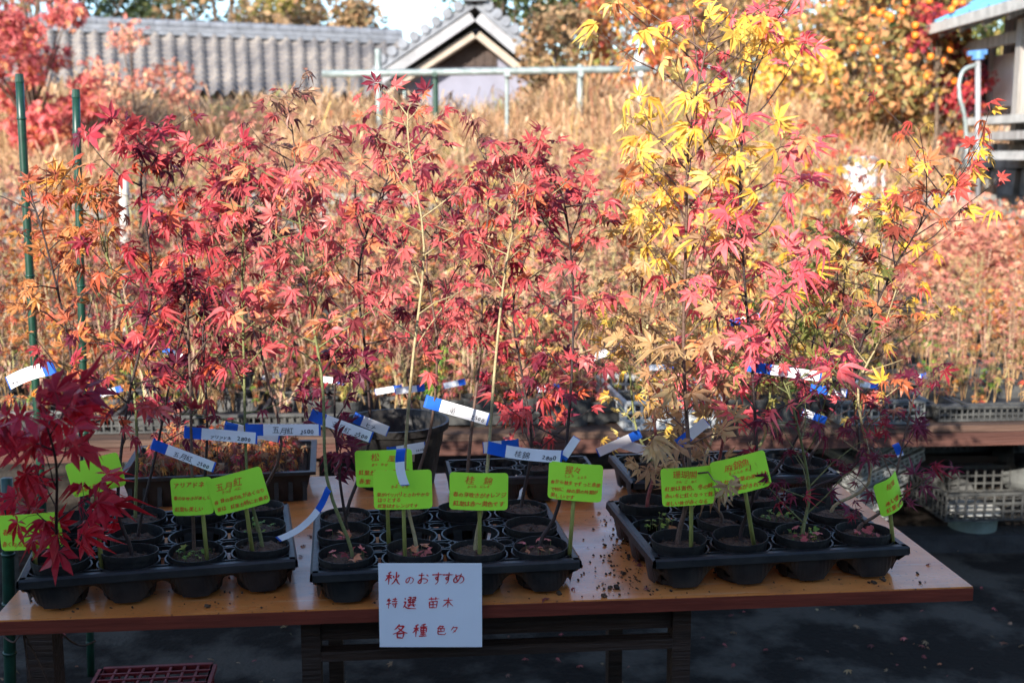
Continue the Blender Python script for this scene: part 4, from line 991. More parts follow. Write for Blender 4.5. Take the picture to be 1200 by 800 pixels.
# jumble on the ground below the bench: old pots lying about
for k, (px, py, w, lb) in enumerate([(1085, 560, .12, 'black pot on its side nearest the heap of trays under the bench'), (1130, 575, .11, 'black pot on its side above the dusty basket'), (1185, 556, .15, 'larger grey pot lying at the right edge under the bench'), (1165, 535, .10, 'small pot lying behind the larger grey pot under the bench')]):
    o = pot_mb(w*.9, w*.55).build('empty_pot', M['dusty'] if k != 2 else M['greycrate']); o.location = P(px, py, 4.75)+Vector((0, 0, 0)); o.rotation_euler = (R(80), R(rng.uniform(-20, 20)), R(rng.uniform(-60, 60)))
    tag(o, lb, 'pot', 'empty pots thrown under the rear bench')
for k, (px, py, w, h, lb, rr) in enumerate([(1085, 560, .34, .10, 'dark crate standing on the low shelf beside the heap of trays', 5), (1088, 536, .32, .09, 'dark crate stacked on another on the low shelf beside the heap', -7), (1180, 566, .34, .12, 'dark crate at the right end of the low shelf under the bench', 12)]):
    q = P(px, py, 4.95); o = lattice_crate(w, .3, h, .014, .024).build('lattice_crate', M['dusty']); o.location = (q.x-.1, 4.74, .287+(.105 if k == 1 else 0)); o.rotation_euler = (0, 0, R(rr))
    tag(o, lb, 'crate', 'dark crates stored under the rear bench')
a_ = P(1130, 610, 4.8); m = MB(); m.box((a_.x, 4.95, .27), (1.5, .5, .03)); 
for sx in (-.7, .7): m.box((a_.x+sx, 4.95, .127), (.05, .4, .254))
tag(m.build('low_shelf', M['darkwood']), 'low dark shelf under the rear bench carrying the empty pots', 'shelf')
#SECTION_FIELD
# ------------------------------------------------------------------ potted maples on the rear benches
CN = {'pale': 'pale pinkish-orange', 'red': 'red', 'crimson': 'crimson', 'salmon': 'salmon-pink', 'orange': 'orange-brown', 'brown': 'dry brown', 'gold': 'golden', 'tan': 'tan', 'mixed': 'orange and yellow', 'olive': 'olive', 'coral': 'coral', 'umber': 'dull brown', 'yellow': 'yellow'}
protos = {}
def proto(pal, v):
    key = (pal, v)
    if key in protos: return protos[key]
    rng = np.random.default_rng(hash_(pal)*10+v)
    h = rng.uniform(.5, .78)
    top = Vector((rng.normal(0, .05), rng.normal(0, .05), h))
    pts = [Vector((0, 0, .06)), Vector((rng.normal(0, .008), rng.normal(0, .008), .2)), Vector((rng.normal(0, .02), rng.normal(0, .02), h*.6)), top]
    bark = [(.30, .20, .12), (.20, .12, .08), (.36, .29, .15), (.28, .10, .07)][v % 4]
    st, lf = sapling_geo(rng, pts, pal, t0=.3, nb=22, Lb=.17, ls=.034, temps=T_LOW, nodes=3, bark=bark, rad=.005, keep=.62, dead=.08)
    # a second, thinner stem
    pts2 = [Vector((.01, 0, .06)), Vector((rng.normal(0, .04), rng.normal(0, .04), h*.45)), Vector((rng.normal(0, .09), rng.normal(0, .09), h*.8))]
    s2, l2 = sapling_geo(rng, pts2, pal, t0=.35, nb=8, Lb=.12, ls=.032, temps=T_LOW, nodes=2, bark=bark, rad=.0035, keep=.8)
    for A_, B_ in ((st, s2), (lf, l2)):
        base = A_.k; A_.v += B_.v; A_.f += [q+base for q in B_.f]; A_.n += B_.n; A_.c += B_.c; A_.mi += B_.mi; A_.k += B_.k
    for _ in range(7):
        h2 = rng.uniform(.28, .62); e = Vector((rng.normal(0, .05), rng.normal(0, .05), h2))
        bk = [(.52, .36, .24), (.46, .42, .18), (.48, .26, .2), (.30, .20, .12)][int(rng.integers(0, 4))]
        st.tube(spline([Vector((rng.normal(0, .02), rng.normal(0, .02), .06)), e*.5+Vector((0, 0, .03)), e], 7), [.0034, .003, .0026, .0022, .0018, .0014, .001], 4, bk, caps=False)
        for q_ in range(3):
            b0 = e*rng.uniform(.4, .95); st.tube([b0, b0+Vector((rng.normal(0, .05), rng.normal(0, .05), rng.uniform(.02, .09)))], [.0014, .0008], 3, bk, caps=False)
    root = empty('potted_maple', (0, 0, 0), 'x', 'potted maple', 'maple saplings in pots on the rear benches')
    pot_mb(.085, .05).build('pot', M['pot'], root); 
    m = MB(); m.lathe((0, 0, 0), [(.001, .07), (.046, .068)], 12); m.build('soil', M['soil'], root)
    st.build('stem', M['bark'], root, smooth=True); lf.build('foliage', M['leaf'], root)
    protos[key] = [root, False]
    return protos[key]
def hash_(s): return sum(ord(c)*(i+3) for i, c in enumerate(s)) % 997
ZONES = [  # px limit, palettes
 (110, ['orange', 'orange', 'pale', 'brown']), (250, ['crimson', 'orange', 'pale', 'brown']), (440, ['salmon', 'red', 'pale', 'orange', 'brown', 'tan']),
 (560, ['red', 'pale', 'tan', 'brown', 'gold']), (720, ['tan', 'pale', 'gold', 'umber', 'brown']), (900, ['gold', 'tan', 'gold', 'pale', 'yellow', 'umber']), (1010, ['olive', 'gold', 'mixed', 'tan']), (1600, ['mixed', 'pale', 'pale', 'orange', 'tan'])]
rng = np.random.default_rng(2024)
rows = [('front row', BLc, .22, BZ, 0, .21, .85), ('second row', BLc, .62, BZ, .5, .22, 1.0), ('third row', BLc, 1.05, BZ, .2, .24, 1.1), ('fourth row', BLc, 1.55, BZ, .7, .25, 1.15),
        ('fifth row', C2, .2, B2Z, .1, .30, 1.15), ('sixth row', C2, .75, B2Z, .6, .32, 1.25), ('last row', C2, 1.35, B2Z, .3, .34, 1.35)]
def px_of(p):
    d = p-CAM; t = d.dot(_f); return 600+FPX*d.x/t, 400-FPX*d.dot(_u)/t
count = 0
for rn, fn, b, z, ph, sp, sc in rows:
    a = ph*sp; k = 0; items = []
    W_ = BWID if fn is BLc else C2W
    while a < W_-.1:
        p = fn(a+rng.normal(0, .03), b+rng.normal(0, .05), z)
        x, y = px_of(p)
        a += sp*rng.uniform(.8, 1.2)
        if x < -60 or x > 1270: continue
        if rn == 'front row' and (x > 1000 and rng.random() < .55): continue
        items.append((p, x))
    for k, (p, x) in enumerate(items):
        zone = [zz[1] for zz in ZONES if x < zz[0]][0]
        pal = zone[rng.integers(0, len(zone))]
        pr = proto(pal, int(rng.integers(0, 3)))
        if not pr[1]: o = pr[0]; pr[1] = True
        else: o = copy_tree(pr[0])
        o.location = p+Vector((0, 0, .004)); o.rotation_euler = (0, 0, rng.uniform(0, 6.28)); s = sc*rng.uniform(.82, 1.15)
        if x > 1020: s *= .6
        o.scale = (s, s, s*rng.uniform(.9, 1.1))
        o['label'] = f'{CN[pal]} potted maple, {ORD[k]} from the left in the {rn} behind the table'
        count += 1
m = MB(); ring(m, .46, .27, .048, 0, slope=.006)
ptray = m.build('nursery_tray', M['dusty']); ptray.location = BLc(.3, -9, 0); first = True
for rn, fn, b, z, ph, sp, sc in rows:
    W_ = BWID if fn is BLc else C2W; a = .05; k = 0
    while a < W_-.5:
        p = fn(a, b-.13, z); x, y = px_of(p)
        if -120 < x < 1260 and not (fn is BLc and b < .9 and ((740 < x < 850) or (560 < x < 640))):
            if first: o = ptray; first = False
            else: o = ptray.copy(); COL.objects.link(o)
            o.location = p+Vector((0, 0, .003 if not (fn is BLc and b < .9) else .012)); o.rotation_euler = (0, 0, BYAW+rng.normal(0, .03))
            tag(o, f'shallow dusty tray, {ORD[k]} from the left under the {rn} of potted maples', 'tray', 'shallow trays under the rear rows'); k += 1
        a += .5
# low seedlings filling the shallow trays
st = MB(); pos = []; dr = []; nm = []; sz = []; co = []; rng = np.random.default_rng(99)
for _ in range(2600):
    if rng.random() < .65: p = BLc(rng.uniform(0, BWID), rng.uniform(.15, BD-.1), BZ+.02)
    else: p = C2(rng.uniform(0, C2W), rng.uniform(.05, 1.6), B2Z+.02)
    x, y = px_of(p)
    if not -30 < x < 1230: continue
    pl = ['green', 'olive', 'brown', 'orange', 'tan', 'umber', 'pale'][int(rng.integers(0, 7))]
    h = rng.uniform(.03, .16)*(1.6 if rng.random() < .25 else 1)
    for _s in range(3):
        q = p+Vector((rng.normal(0, .02), rng.normal(0, .02), h)); st.tube([p, q], [.0018, .001], 3, pick_col(rng, 'tan'), caps=False)
        for z in (.6, 1.):
            a_ = rng.uniform(0, 6.28); pos.append(p.lerp(q, z)); dr.append((math.cos(a_), math.sin(a_), rng.normal(-.1, .3))); nm.append((rng.normal(0, .4), rng.normal(-.3, .4), 1)); sz.append(rng.uniform(.014, .03)); co.append(pick_col(rng, pl))
add_leaves(st, rng, T_LOW, pos, dr, nm, sz, co)
tag(st.build('low_seedlings', M['leaf']), 'countless low seedlings and weeds filling the shallow trays behind the table', 'seedlings', kind='stuff')
print('rear saplings', count)

# ------------------------------------------------------------------ embankment with dry grass
def bank_z(x, y):
    t = min(max((y-9.4)/3.2, 0), 1)
    return 1.12+.68*t*t*(3-2*t)+.10*math.sin(x*.8)*t+.06*math.sin(x*2.3+y)+max(0, y-13)*-.02
m = MB(); nx, ny = 90, 24; V = []; F = []
for j in range(ny+1):
    for i in range(nx+1):
        x = -16+36*i/nx; y = 9.4+8*j/ny; V.append((x, y, bank_z(x, y)))
for j in range(ny):
    for i in range(nx): F.append((j*(nx+1)+i, j*(nx+1)+i+1, (j+1)*(nx+1)+i+1, (j+1)*(nx+1)+i))
m.add(V, F)
m.add([(-16, 9.4, 0), (20, 9.4, 0), (20, 9.4, 1.2), (-16, 9.4, 1.2)], [(0, 1, 2, 3)])
tag(m.build('embankment', M['earth']), kind='structure')
# retaining wall of stones
m = MB(); rng = np.random.default_rng(8)
x = -9.0
root = empty('retaining_wall', (0, 9.2, 0), 'dark stone retaining wall holding the grassy bank', 'wall')
for row in range(6):
    x = -9.0+rng.uniform(0, .2)
    while x < 11:
        w = rng.uniform(.22, .5); h = .195
        m.box((x+w/2, rng.uniform(-.03, .03), .12+row*.2), (w-.02, .3, h-.015), Matrix.Rotation(rng.normal(0, .03), 3, 'Y'), taper=rng.uniform(.86, .97)); x += w
m.build('stones', M['stone'], root)
def blades(name, label, n, area, hfun, wid, cols, seed, zf=bank_z, lean=.48, mtl='grass', plume=.25):
    rng = np.random.default_rng(seed)
    xs = rng.uniform(area[0], area[1], n); ys = rng.uniform(area[2], area[3], n)
    cl_ = .5+.5*np.sin(xs*2.1+1.7*np.sin(ys*2.3))*np.sin(ys*3.1+1.3*np.sin(xs*1.7)); hs = np.array([hfun(x, y, rng) for x, y in zip(xs, ys)])*(.6+.65*cl_)
    zs = np.array([zf(x, y) for x, y in zip(xs, ys)])-.02
    az = rng.uniform(0, 6.283, n); ln = rng.normal(0, lean, (n, 2))
    side = np.stack([np.cos(az), np.sin(az), np.zeros(n)], 1)*(wid*rng.uniform(.6, 1.5, n))[:, None]
    b = np.stack([xs, ys, zs], 1)
    mid = b+np.stack([ln[:, 0]*hs*.3, ln[:, 1]*hs*.3, hs*.55], 1)
    tip = b+np.stack([ln[:, 0]*hs, ln[:, 1]*hs, hs*(1-.25*np.abs(ln).sum(1))], 1)
    fat = np.where(rng.random(n) < plume, 2.6, .5)[:, None]
    V = np.stack([b-side*.5, b+side*.5, mid+side*.5, mid-side*.5, tip+side*fat*.5, tip-side*fat*.5], 1).reshape(-1, 3)
    off = (np.arange(n)*6)[:, None]
    Q = np.concatenate([np.array([[0, 1, 2, 3]])+off, np.array([[3, 2, 4, 5]])+off])
    ci = rng.integers(0, len(cols), n); C = np.array(cols)[ci]*rng.uniform(.65, 1.3, (n, 1)); gm = (np.sin(xs*1.3+2)*np.sin(ys*2.0+xs*.7) > .72)[:, None]; C = np.where(gm & (rng.random((n, 1)) < .5), C*np.array([.55, .85, .45]), C)
    C = np.repeat(np.clip(C, 0, 1), 6, axis=0)
    m = MB(); m.addn(V, Q, C)
    return tag(m.build(name, M[mtl]), label, 'grass', kind='stuff')
DRY = [(.52, .32, .17), (.60, .40, .22), (.44, .25, .13), (.55, .30, .18), (.38, .26, .12), (.62, .44, .28)]
blades('dry_grass', 'tall dry golden grass covering the bank behind the nursery', 62000, (-7.5, 8.5, 9.3, 13.6), lambda x, y, r: r.uniform(.2, .48), .0075, DRY, 11)
blades('tall_dry_stalks', 'thin tall dry stalks standing above the grass of the bank', 700, (-6, 8, 10.5, 13.8), lambda x, y, r: r.uniform(.35, .85)*(1.15 if x > .5 else .8), .006, DRY+[(.5, .35, .12), (.55, .2, .1)], 12, lean=.18, plume=.6)
# undergrowth below the benches / between benches and wall
blades('undergrowth', 'tangled dry undergrowth between the rear benches and the wall', 9000, (-6.5, 7.5, 8.2, 9.05), lambda x, y, r: r.uniform(.35, 1.1), .012, [(.28, .24, .08), (.10, .12, .04), (.07, .09, .03), (.36, .24, .11), (.14, .13, .05), (.42, .28, .15)], 13, zf=lambda x, y: 0.0, lean=.2)

# ------------------------------------------------------------------ trees
def tree(name, label, base, h, cr, pal, n, ls, seed, trunk_r=.12, cat='tree', t0=.35, clumps=26, group=None, sx=1., temps=None, sparse=0, zs=.8, cs=.28):
    rng = np.random.default_rng(seed); base = Vector(base)
    root = empty(name, base, label, cat, group)
    st = MB(); ctr = Vector((0, 0, h*(1-cr/h*.9) if h > cr else h*.6))
    top = Vector((rng.normal(0, .1*h*.3), rng.normal(0, .05), h*.92))
    S = spline([Vector((0, 0, -.15)), Vector((rng.normal(0, .04*h), rng.normal(0, .04*h), h*.35)), top], 10)
    st.tube(S, [trunk_r*(1-.8*i/9) for i in range(10)], 8)
    cl = []
    zc = h*(t0+1)/2; hz = h*(1-t0)/2
    for k in range(clumps):
        a = rng.uniform(0, 6.283); ph = rng.uniform(-1, 1); rr = math.sqrt(1-ph*ph*.85)*rng.uniform(.45, 1.)*cr
        c = Vector((rr*math.cos(a)*sx, rr*math.sin(a), zc+ph*hz)); cl.append(c)
        t = min(max((c.z/h)*.75, .15), .95); i = int(t*9)
        q = S[i]; mid = q.lerp(c, .55)+Vector((0, 0, -.04*h*rng.random()))
        st.tube(spline([q, mid, c], 6), [trunk_r*.32*(1-.14*j) for j in range(6)], 5)
    st.build('trunk', M['trunk'], root, smooth=True)
    per = n//clumps; lf = MB()
    for c in cl:
        s = cs*cr*rng.uniform(.7, 1.3)
        p = rng.normal(0, 1, (per, 3)); p /= (np.linalg.norm(p, axis=1)[:, None]+1e-6); p *= (rng.random((per, 1))**.45)*s*1.5; p[:, 2] *= zs
        p += np.array(c)
        d = rng.normal(0, 1, (per, 3)); d[:, 2] -= .3; nn = rng.normal(0, .8, (per, 3)); nn[:, 2] += .8
        tint = rng.uniform(.75, 1.25)
        cc = np.array([pick_col(rng, pal) for _ in range(min(per, 40))]); cc = cc[rng.integers(0, len(cc), per)]*tint
        if temps: add_leaves(lf, rng, temps, p, d, nn, ls*rng.uniform(.7, 1.3, per), cc)
        else:
            d /= np.linalg.norm(d, axis=1)[:, None]; x = np.cross(d, nn); x /= np.linalg.norm(x, axis=1)[:, None]+1e-9
            sz = (ls*rng.uniform(.6, 1.4, per))[:, None]
            V = np.stack([p, p+d*sz*.5+x*sz*.35, p+d*sz, p+d*sz*.5-x*sz*.35], 1).reshape(-1, 3)
            lf.addn(V, np.array([[0, 1, 2, 3]])+(np.arange(per)*4)[:, None], np.repeat(np.clip(cc, 0, 1), 4, axis=0))
    lf.build('crown', M['farleaf'], root)
    return root
def gp(px, Y, z): q = P(px, 100, Y); return (q.x, Y, z)
# red maple at the left on the bank
tree('red_maple_tree', 'bright red maple tree on the bank in front of the tiled roof', gp(48, 10.6, 1.4), 1.85, .50, 'salmon', 3300, .06, 21, .04, t0=.12, clumps=34, temps=T_LOW, cs=.24)
tree('red_maple_tree', 'smaller thin red maple right of the bright red tree, before the roof', gp(165, 10.6, 1.4), 1.15, .42, 'pale', 900, .05, 22, .03, t0=.15, clumps=16, temps=T_LOW)
# shrubs on the right
tree('autumn_shrub', 'salmon-leaved shrub at the right edge below the stone base', gp(1170, 7.2, 0), 1.1, .6, 'pale', 3000, .045, 23, .03, cat='shrub', t0=.2, clumps=26, temps=T_LOW)
tree('autumn_shrub', 'orange-brown shrub left of the salmon-leaved shrub at the right', gp(1085, 8.2, 0), 1.2, .55, 'pale', 2400, .045, 24, .03, cat='shrub', t0=.25, clumps=22, temps=T_LOW)
tree('yellow_shrub', 'yellow-green shrub on the bank under the orange fruit tree', gp(1000, 13.2, 1.9), 1.25, .85, 'scrub', 2600, .08, 25, .04, cat='shrub', t0=.1, clumps=20)
tree('yellow_shrub', 'yellow shrub on the bank behind the tall yellow maple', gp(925, 12.8, 1.9), .9, .55, 'yellow', 1300, .07, 26, .03, cat='shrub', t0=.1, clumps=16)
# fruit tree
ft = tree('fruit_tree', 'leafy fruit tree dotted with orange fruit beside the blue-roofed shed', gp(1050, 11.0, 1.55), 1.7, .62, 'scrub', 3400, .08, 27, .05, t0=.1, clumps=26)
rng = np.random.default_rng(3)
for k in range(60):
    a = rng.uniform(0, 6.283); rr = rng.uniform(.2, .7); z = rng.uniform(.6, 1.8)
    m = MB(); m.lathe((0, 0, 0), [(.001, -.03), (.025, -.025), (.030, 0), (.026, .024), (.001, .028)], 8)
    o = m.build('fruit', M['fruit'], ft, smooth=True); o.location = (rr*math.cos(a), -rng.uniform(.3, .72)*math.sqrt(max(.1, 1-(rr*math.cos(a)/.8)**2)), z)
# berry vine
tree('red_vine', 'dark shrub with crimson leaves hanging beside the shed wall', gp(1100, 10.6, 1.4), 1.35, .36, 'crimson', 1100, .05, 28, .03, cat='vine', t0=.1, clumps=16, temps=T_LOW)
# brush on the bank right
for k, (px, Y, h, r_, pal, lb) in enumerate([(655, 13.4, 1.1, .6, 'umber', 'brown leafy scrub just right of the gabled house'), (735, 13.6, 1.5, .7, 'orange', 'orange-brown scrub behind the pipe rail right of the gabled house'),
      (835, 13.6, 1.7, .8, 'umber', 'dull brown scrub behind the tall yellow maple'), (960, 14.4, 2.1, .9, 'orange', 'tall orange scrub between the yellow shrubs and the sky')]):
    tree('bank_scrub', lb, gp(px, Y, 1.95), h, r_, pal, 2200, .075, 40+k, .03, cat='scrub', t0=.1, clumps=22, group='scrub on top of the bank')
# hedge of dark green shrubs behind the rear benches
for k, (px, h, pal) in enumerate([(150, .95, 'olive'), (300, .9, 'dgreen'), (430, 1.0, 'dgreen'), (545, 1.15, 'dgreen'), (650, 1.2, 'dgreen'), (760, 1.15, 'olive'), (880, 1.1, 'olive'), (970, 1.2, 'dgreen'), (1060, 1.0, 'olive')]):
    tree('green_shrub', f'{"dark green" if pal=="dgreen" else "olive"} shrub, {ORD[k]} from the left below the dry bank', gp(px, 8.75, 0), h, .50, pal, 2600, .05, 60+k, .03, cat='shrub', t0=.15, clumps=18, group='shrubs growing below the dry bank')
# background trees
BT = [(-60, 30, 7.5, 3.0, 'umber', 'brown-leaved tree at the far left behind the roof'), (100, 32, 6.6, 2.4, 'dgreen', 'dark green tree behind the left part of the roof'), (190, 33, 6.5, 2.3, 'dgreen', 'second dark green tree behind the roof, right of the first'),
      (265, 31, 6.2, 2.0, 'umber', 'brownish tree behind the roof between two darker trees'), (330, 34, 6.0, 2.0, 'olive', 'olive tree behind the middle of the roof'), (390, 33, 5.6, 1.5, 'umber', 'thin brown tree left of the patch of sky'),
      (600, 30, 6.3, 2.0, 'dgreen', 'dark evergreen tree just right of the gable peak'), (690, 32, 7.6, 2.6, 'olive', 'olive tree behind the orange-brown scrub'), (790, 30, 7.8, 2.7, 'umber', 'brown tree behind the tops of the yellow maple'),
      (905, 34, 6.4, 2.4, 'umber', 'brown tree beneath the patch of sky at the right'), (1010, 29, 8.2, 2.7, 'olive', 'yellow-green tree behind the orange fruit tree'), (1120, 28, 9, 3.0, 'dgreen', 'dark tree behind the blue-roofed shed'), (1240, 27, 9, 3.0, 'olive', 'olive tree at the far right behind the blue-roofed shed')]
for k, (px, Y, h, r_, pal, lb) in enumerate(BT):
    tree('background_tree', lb, gp(px, Y, 0), h, r_, pal, 6000, .17, 80+k, .2, t0=.2, clumps=30, group='trees behind the houses')
#SECTION_BUILD
# ------------------------------------------------------------------ tiled house
def roof_sheet(E0, E1, R0, R1, ntile, rows, mtl, name, parent, loc):
    E0, E1, R0, R1 = map(Vector, (E0, E1, R0, R1)); m = MB(); V = []; F = []
    nrm = (E1-E0).cross(R0-E0).normalized()
    if nrm.z < 0: nrm = -nrm
    per = 8; NX = ntile*per
    prof = [0, .012, .02, .035, .085, .11, .085, .03]
    for j in range(rows):
        for (e, dz) in ((0, .045), (1, .0)):
            t = (j+e)/rows
            for i in range(NX+1):
                s = i/NX; p = E0.lerp(E1, s).lerp(R0.lerp(R1, s), t)
                V.append(p+nrm*(prof[i % per]+dz))
    W = NX+1
    for j in range(rows*2-1):
        for i in range(NX): F.append((j*W+i, j*W+i+1, (j+1)*W+i+1, (j+1)*W+i))
    m.add(V, F)
    o = m.build(name, mtl, parent); o.location = -Vector(loc); return o
E0 = P(-160, 118, 17.0); E1 = P(472, 113, 19.2); R0 = P(-160, 30, 20.4); R1 = P(472, 54, 22.4)
E0.z = E1.z = (E0.z+E1.z)/2
hb = Vector((E0.x, E0.y, 0))
root = empty('tiled_house', hb, 'low house with a long grey tiled roof beyond the dry bank', 'house')
rf = roof_sheet(E0, E1, R0, R1, 36, 12, M['tile'], 'roof', root, hb)
m = MB()
for k in range(2):
    off = Vector((0, 0, .05+.075*k)); w = .36-.05*k
    m.bar(R0+off, R1+off, w, .065)
m.tube([R0+Vector((0, 0, .22)), R1+Vector((0, 0, .22))], .08, 10)
for k in range(38):
    q = R0.lerp(R1, (k+.5)/38)+Vector((0, 0, .22)); d = (R1-R0).normalized()
    m.tube([q-d*.02, q+d*.02], .095, 10)
m.build('ridge', M['ridge'], rf)
m = MB(); B0 = E0+Vector((0, .6, 0)); B1 = E1+Vector((0, .6, 0))
for (a, b) in ((B0, B1),):
    m.add([(a.x, a.y, 0), (b.x, b.y, 0), (b.x, b.y, b.z-.1), (a.x, a.y, a.z-.1), (a.x, a.y+6, 0), (b.x, b.y+6, 0), (b.x, b.y+6, b.z-.1), (a.x, a.y+6, a.z-.1)],
          [(0, 1, 2, 3), (1, 5, 6, 2), (5, 4, 7, 6), (4, 0, 3, 7)])
m.build('wall', M['plaster'], root).location = -hb
m = MB(); Rb0 = R0+(R0-E0); Rb0.z = E0.z; Rb1 = R1+(R1-E1); Rb1.z = E1.z
o = roof_sheet(Rb1, Rb0, R1, R0, 36, 6, M['tile'], 'rear_roof', root, hb)
m = MB(); m.bar(E0+Vector((0, .05, -.06)), E1+Vector((0, .05, -.06)), .05, .12); m.build('fascia', M['darkwood'], root).location = -hb
# gabled wing
pk = P(558, 14, 17.6); el = P(446, 92, 17.6); er = P(648, 88, 17.6); er.z = el.z = (er.z+el.z)/2
el.x = pk.x-(er.x-pk.x) if False else el.x
gb = Vector((pk.x, 17.6, 0))
root = empty('gabled_house', gb, 'house wing with a pale gable and dark gable vent facing the nursery', 'house')
BK = 7.0
def slab(a, b, depth, th, y0, name, mtl, par):
    m = MB(); a = Vector(a); b = Vector(b)
    d = (b-a).normalized(); n = Vector((-d.z, 0, d.x)); n = n if n.z > 0 else -n
    V = []
    for y in (y0, y0+depth):
        for p in (a, b): V += [Vector((p.x, y, p.z)), Vector((p.x, y, p.z))+n*th]
    m.add(V, [(0, 2, 3, 1), (4, 5, 7, 6), (0, 1, 5, 4), (2, 6, 7, 3), (1, 3, 7, 5), (0, 4, 6, 2)])
    o = m.build(name, mtl, par); o.location = -gb; return o
for (a, b, s) in ((el, pk, 0), (er, pk, 0)):
    slab(a, b, BK, .10, 17.0, 'roof', M['ridge'], root)
    slab(a+Vector((0, 0, -.19)), b+Vector((0, 0, -.19)), .05, .14, 17.03, 'bargeboard', M['greyboard'], root)
    slab(a.lerp(b, .06)+Vector((0, 0, -.36)), b+Vector((0, 0, -.40)), .5, .10, 17.2, 'soffit_board', M['beige'], root)
    m = MB()
    for k in range(9):
        q = a.lerp(b, (k+.5)/9); q.y = 0
        m.tube([Vector((q.x, 16.96, q.z+.16)), Vector((q.x, 17.06+BK, q.z+.16))], .075, 8)
    m.build('roof_tile_rows', M['ridge'], root).location = -gb
m = MB(); m.tube([Vector((pk.x, 16.9, pk.z+.22)), Vector((pk.x, 17+BK, pk.z+.22))], .16, 10); m.box((pk.x, 16.92, pk.z+.26), (.34, .12, .38), taper=.6); m.build('ridge', M['ridge'], root).location = -gb
wl = el.x+.35; wr_ = er.x-.35
m = MB(); yb = 17.6
zt = el.z-.08
m.add([(wl, yb, 0), (wr_, yb, 0), (wr_, yb, zt), (pk.x, yb, pk.z-.22), (wl, yb, zt), (wl, yb+BK-.8, 0), (wr_, yb+BK-.8, 0), (wr_, yb+BK-.8, zt), (pk.x, yb+BK-.8, pk.z-.22), (wl, yb+BK-.8, zt)],
      [(0, 1, 2, 3, 4), (1, 6, 7, 2), (0, 4, 9, 5), (9, 8, 7, 6, 5)])
m.build('wall', M['plaster'], root).location = -gb
va = P(508, 78, yb-.03); vb = P(582, 78, yb-.03); vt = P(545, 40, yb-.03)
m = MB(); m.add([(va.x, yb-.03, va.z), (vb.x, yb-.03, vb.z), (vb.x, yb-.03, vb.z+.22), (vt.x, yb-.03, vt.z), (va.x, yb-.03, va.z+.22), (va.x, yb-.001, va.z), (vb.x, yb-.001, vb.z), (vb.x, yb-.001, vb.z+.22), (vt.x, yb-.001, vt.z), (va.x, yb-.001, va.z+.22)],
   [(0, 1, 2, 3, 4), (0, 5, 6, 1), (1, 6, 7, 2), (2, 7, 8, 3), (3, 8, 9, 4), (4, 9, 5, 0)])
for k in range(7):
    x = va.x+(vb.x-va.x)*(k+.5)/7; m.box((x, yb-.04, va.z+.14), (.03, .02, .26))
m.build('gable_vent', M['darkwood'], root).location = -gb

# ------------------------------------------------------------------ pipe rail on the bank
RY = 11.6
ra = P(378, 87, RY); rb = P(762, 81, RY)
root = empty('pipe_rail', (ra.x, RY, bank_z(ra.x, RY)), 'galvanised pipe rail on posts along the top of the bank', 'railing')
ro = Vector(root.location)
m = MB(); m.tube([ra.lerp(rb, i/6) for i in range(7)], .036, 10); m.build('rail', M['metal'], root, smooth=True).location = -ro
for (px, top, w, mt) in ((443, 58, .034, 'metal'), (510, 82, .03, 'greenpole'), (594, 80, .02, 'metal'), (680, 76, .032, 'metal'), (750, 62, .036, 'whitepost')):
    a = P(px, top, RY+.075); m = MB(); m.tube([Vector((a.x, a.y, bank_z(a.x, a.y)-.1)), Vector((a.x, a.y, a.z))], w, 10)
    m.tube([Vector((a.x, a.y-.11, ra.z)), Vector((a.x, a.y+.03, ra.z))], .03, 8)
    m.build('post', M[mt], root, smooth=False).location = -ro

# ------------------------------------------------------------------ white tank, stand pipe
q = P(1006, 240, 8.1)
root = empty('white_tank', (q.x, 8.1, 0), 'white cylindrical tank standing behind the right-hand maples', 'tank')
zt = P(1006, 182, 8.1).z; zm = P(1006, 222, 8.1).z
m = MB(); m.lathe((0, 0, 0), [(.07, 0), (.075, zm-.04), (.10, zm), (.112, zm+.02), (.112, zt-.03), (.10, zt-.01), (.001, zt)], 24); m.build('tank_body', M['tank'], root, smooth=False)
m = MB(); m.lathe((0, 0, 0), [(.115, zt-.05), (.119, zt-.045), (.119, zt-.02), (.115, zt-.015)], 24, closed=True); m.build('band', M['metal'], root)
pole((1035, 199), (1036, 300), 8.0, .014, M['whitepost'], 'stand_pipe', 'thin white pipe standing right of the white tank', None, True)['category'] = 'pipe'
q = P(1145, 60, 9.2)
root = empty('water_standpipe', (q.x, 9.0, 1.2), 'pale pipe with a blue cap and hanging hose in front of the shed', 'standpipe'); so = Vector(root.location)
m = MB(); m.tube([P(1146, 240, 9.0), P(1146, 68, 9.0)], .02, 10); m.build('pipe', M['greyboard'], root, smooth=True).location = -so
m = MB(); m.tube(spline([P(1144, 76, 9.0), P(1128, 84, 8.98), P(1124, 110, 8.97), P(1131, 140, 8.97), P(1134, 200, 8.97), P(1136, 240, 8.97)], 22), .016, 8); m.build('hose', M['metal'], root, smooth=True).location = -so
m = MB(); m.tube([P(1146, 70, 9.0), P(1146, 60, 9.0)], .045, 10); m.bar(P(1134, 63, 9.0), P(1156, 61, 9.0), .035, .035); m.build('cap', M['bluetap'], root).location = -so

# ------------------------------------------------------------------ blue-roofed shed at the right
A_ = P(1069, 40, 11.0); B_ = P(1200, 2, 8.7); B_.z = A_.z
ex = (B_-A_).normalized(); LE = (B_-A_).length
so = Vector((A_.x, A_.y, 0))
root = empty('blue_roofed_shed', so, 'old board shed with a blue metal roof on a stone base', 'shed', rz=math.atan2(ex.y, ex.x))
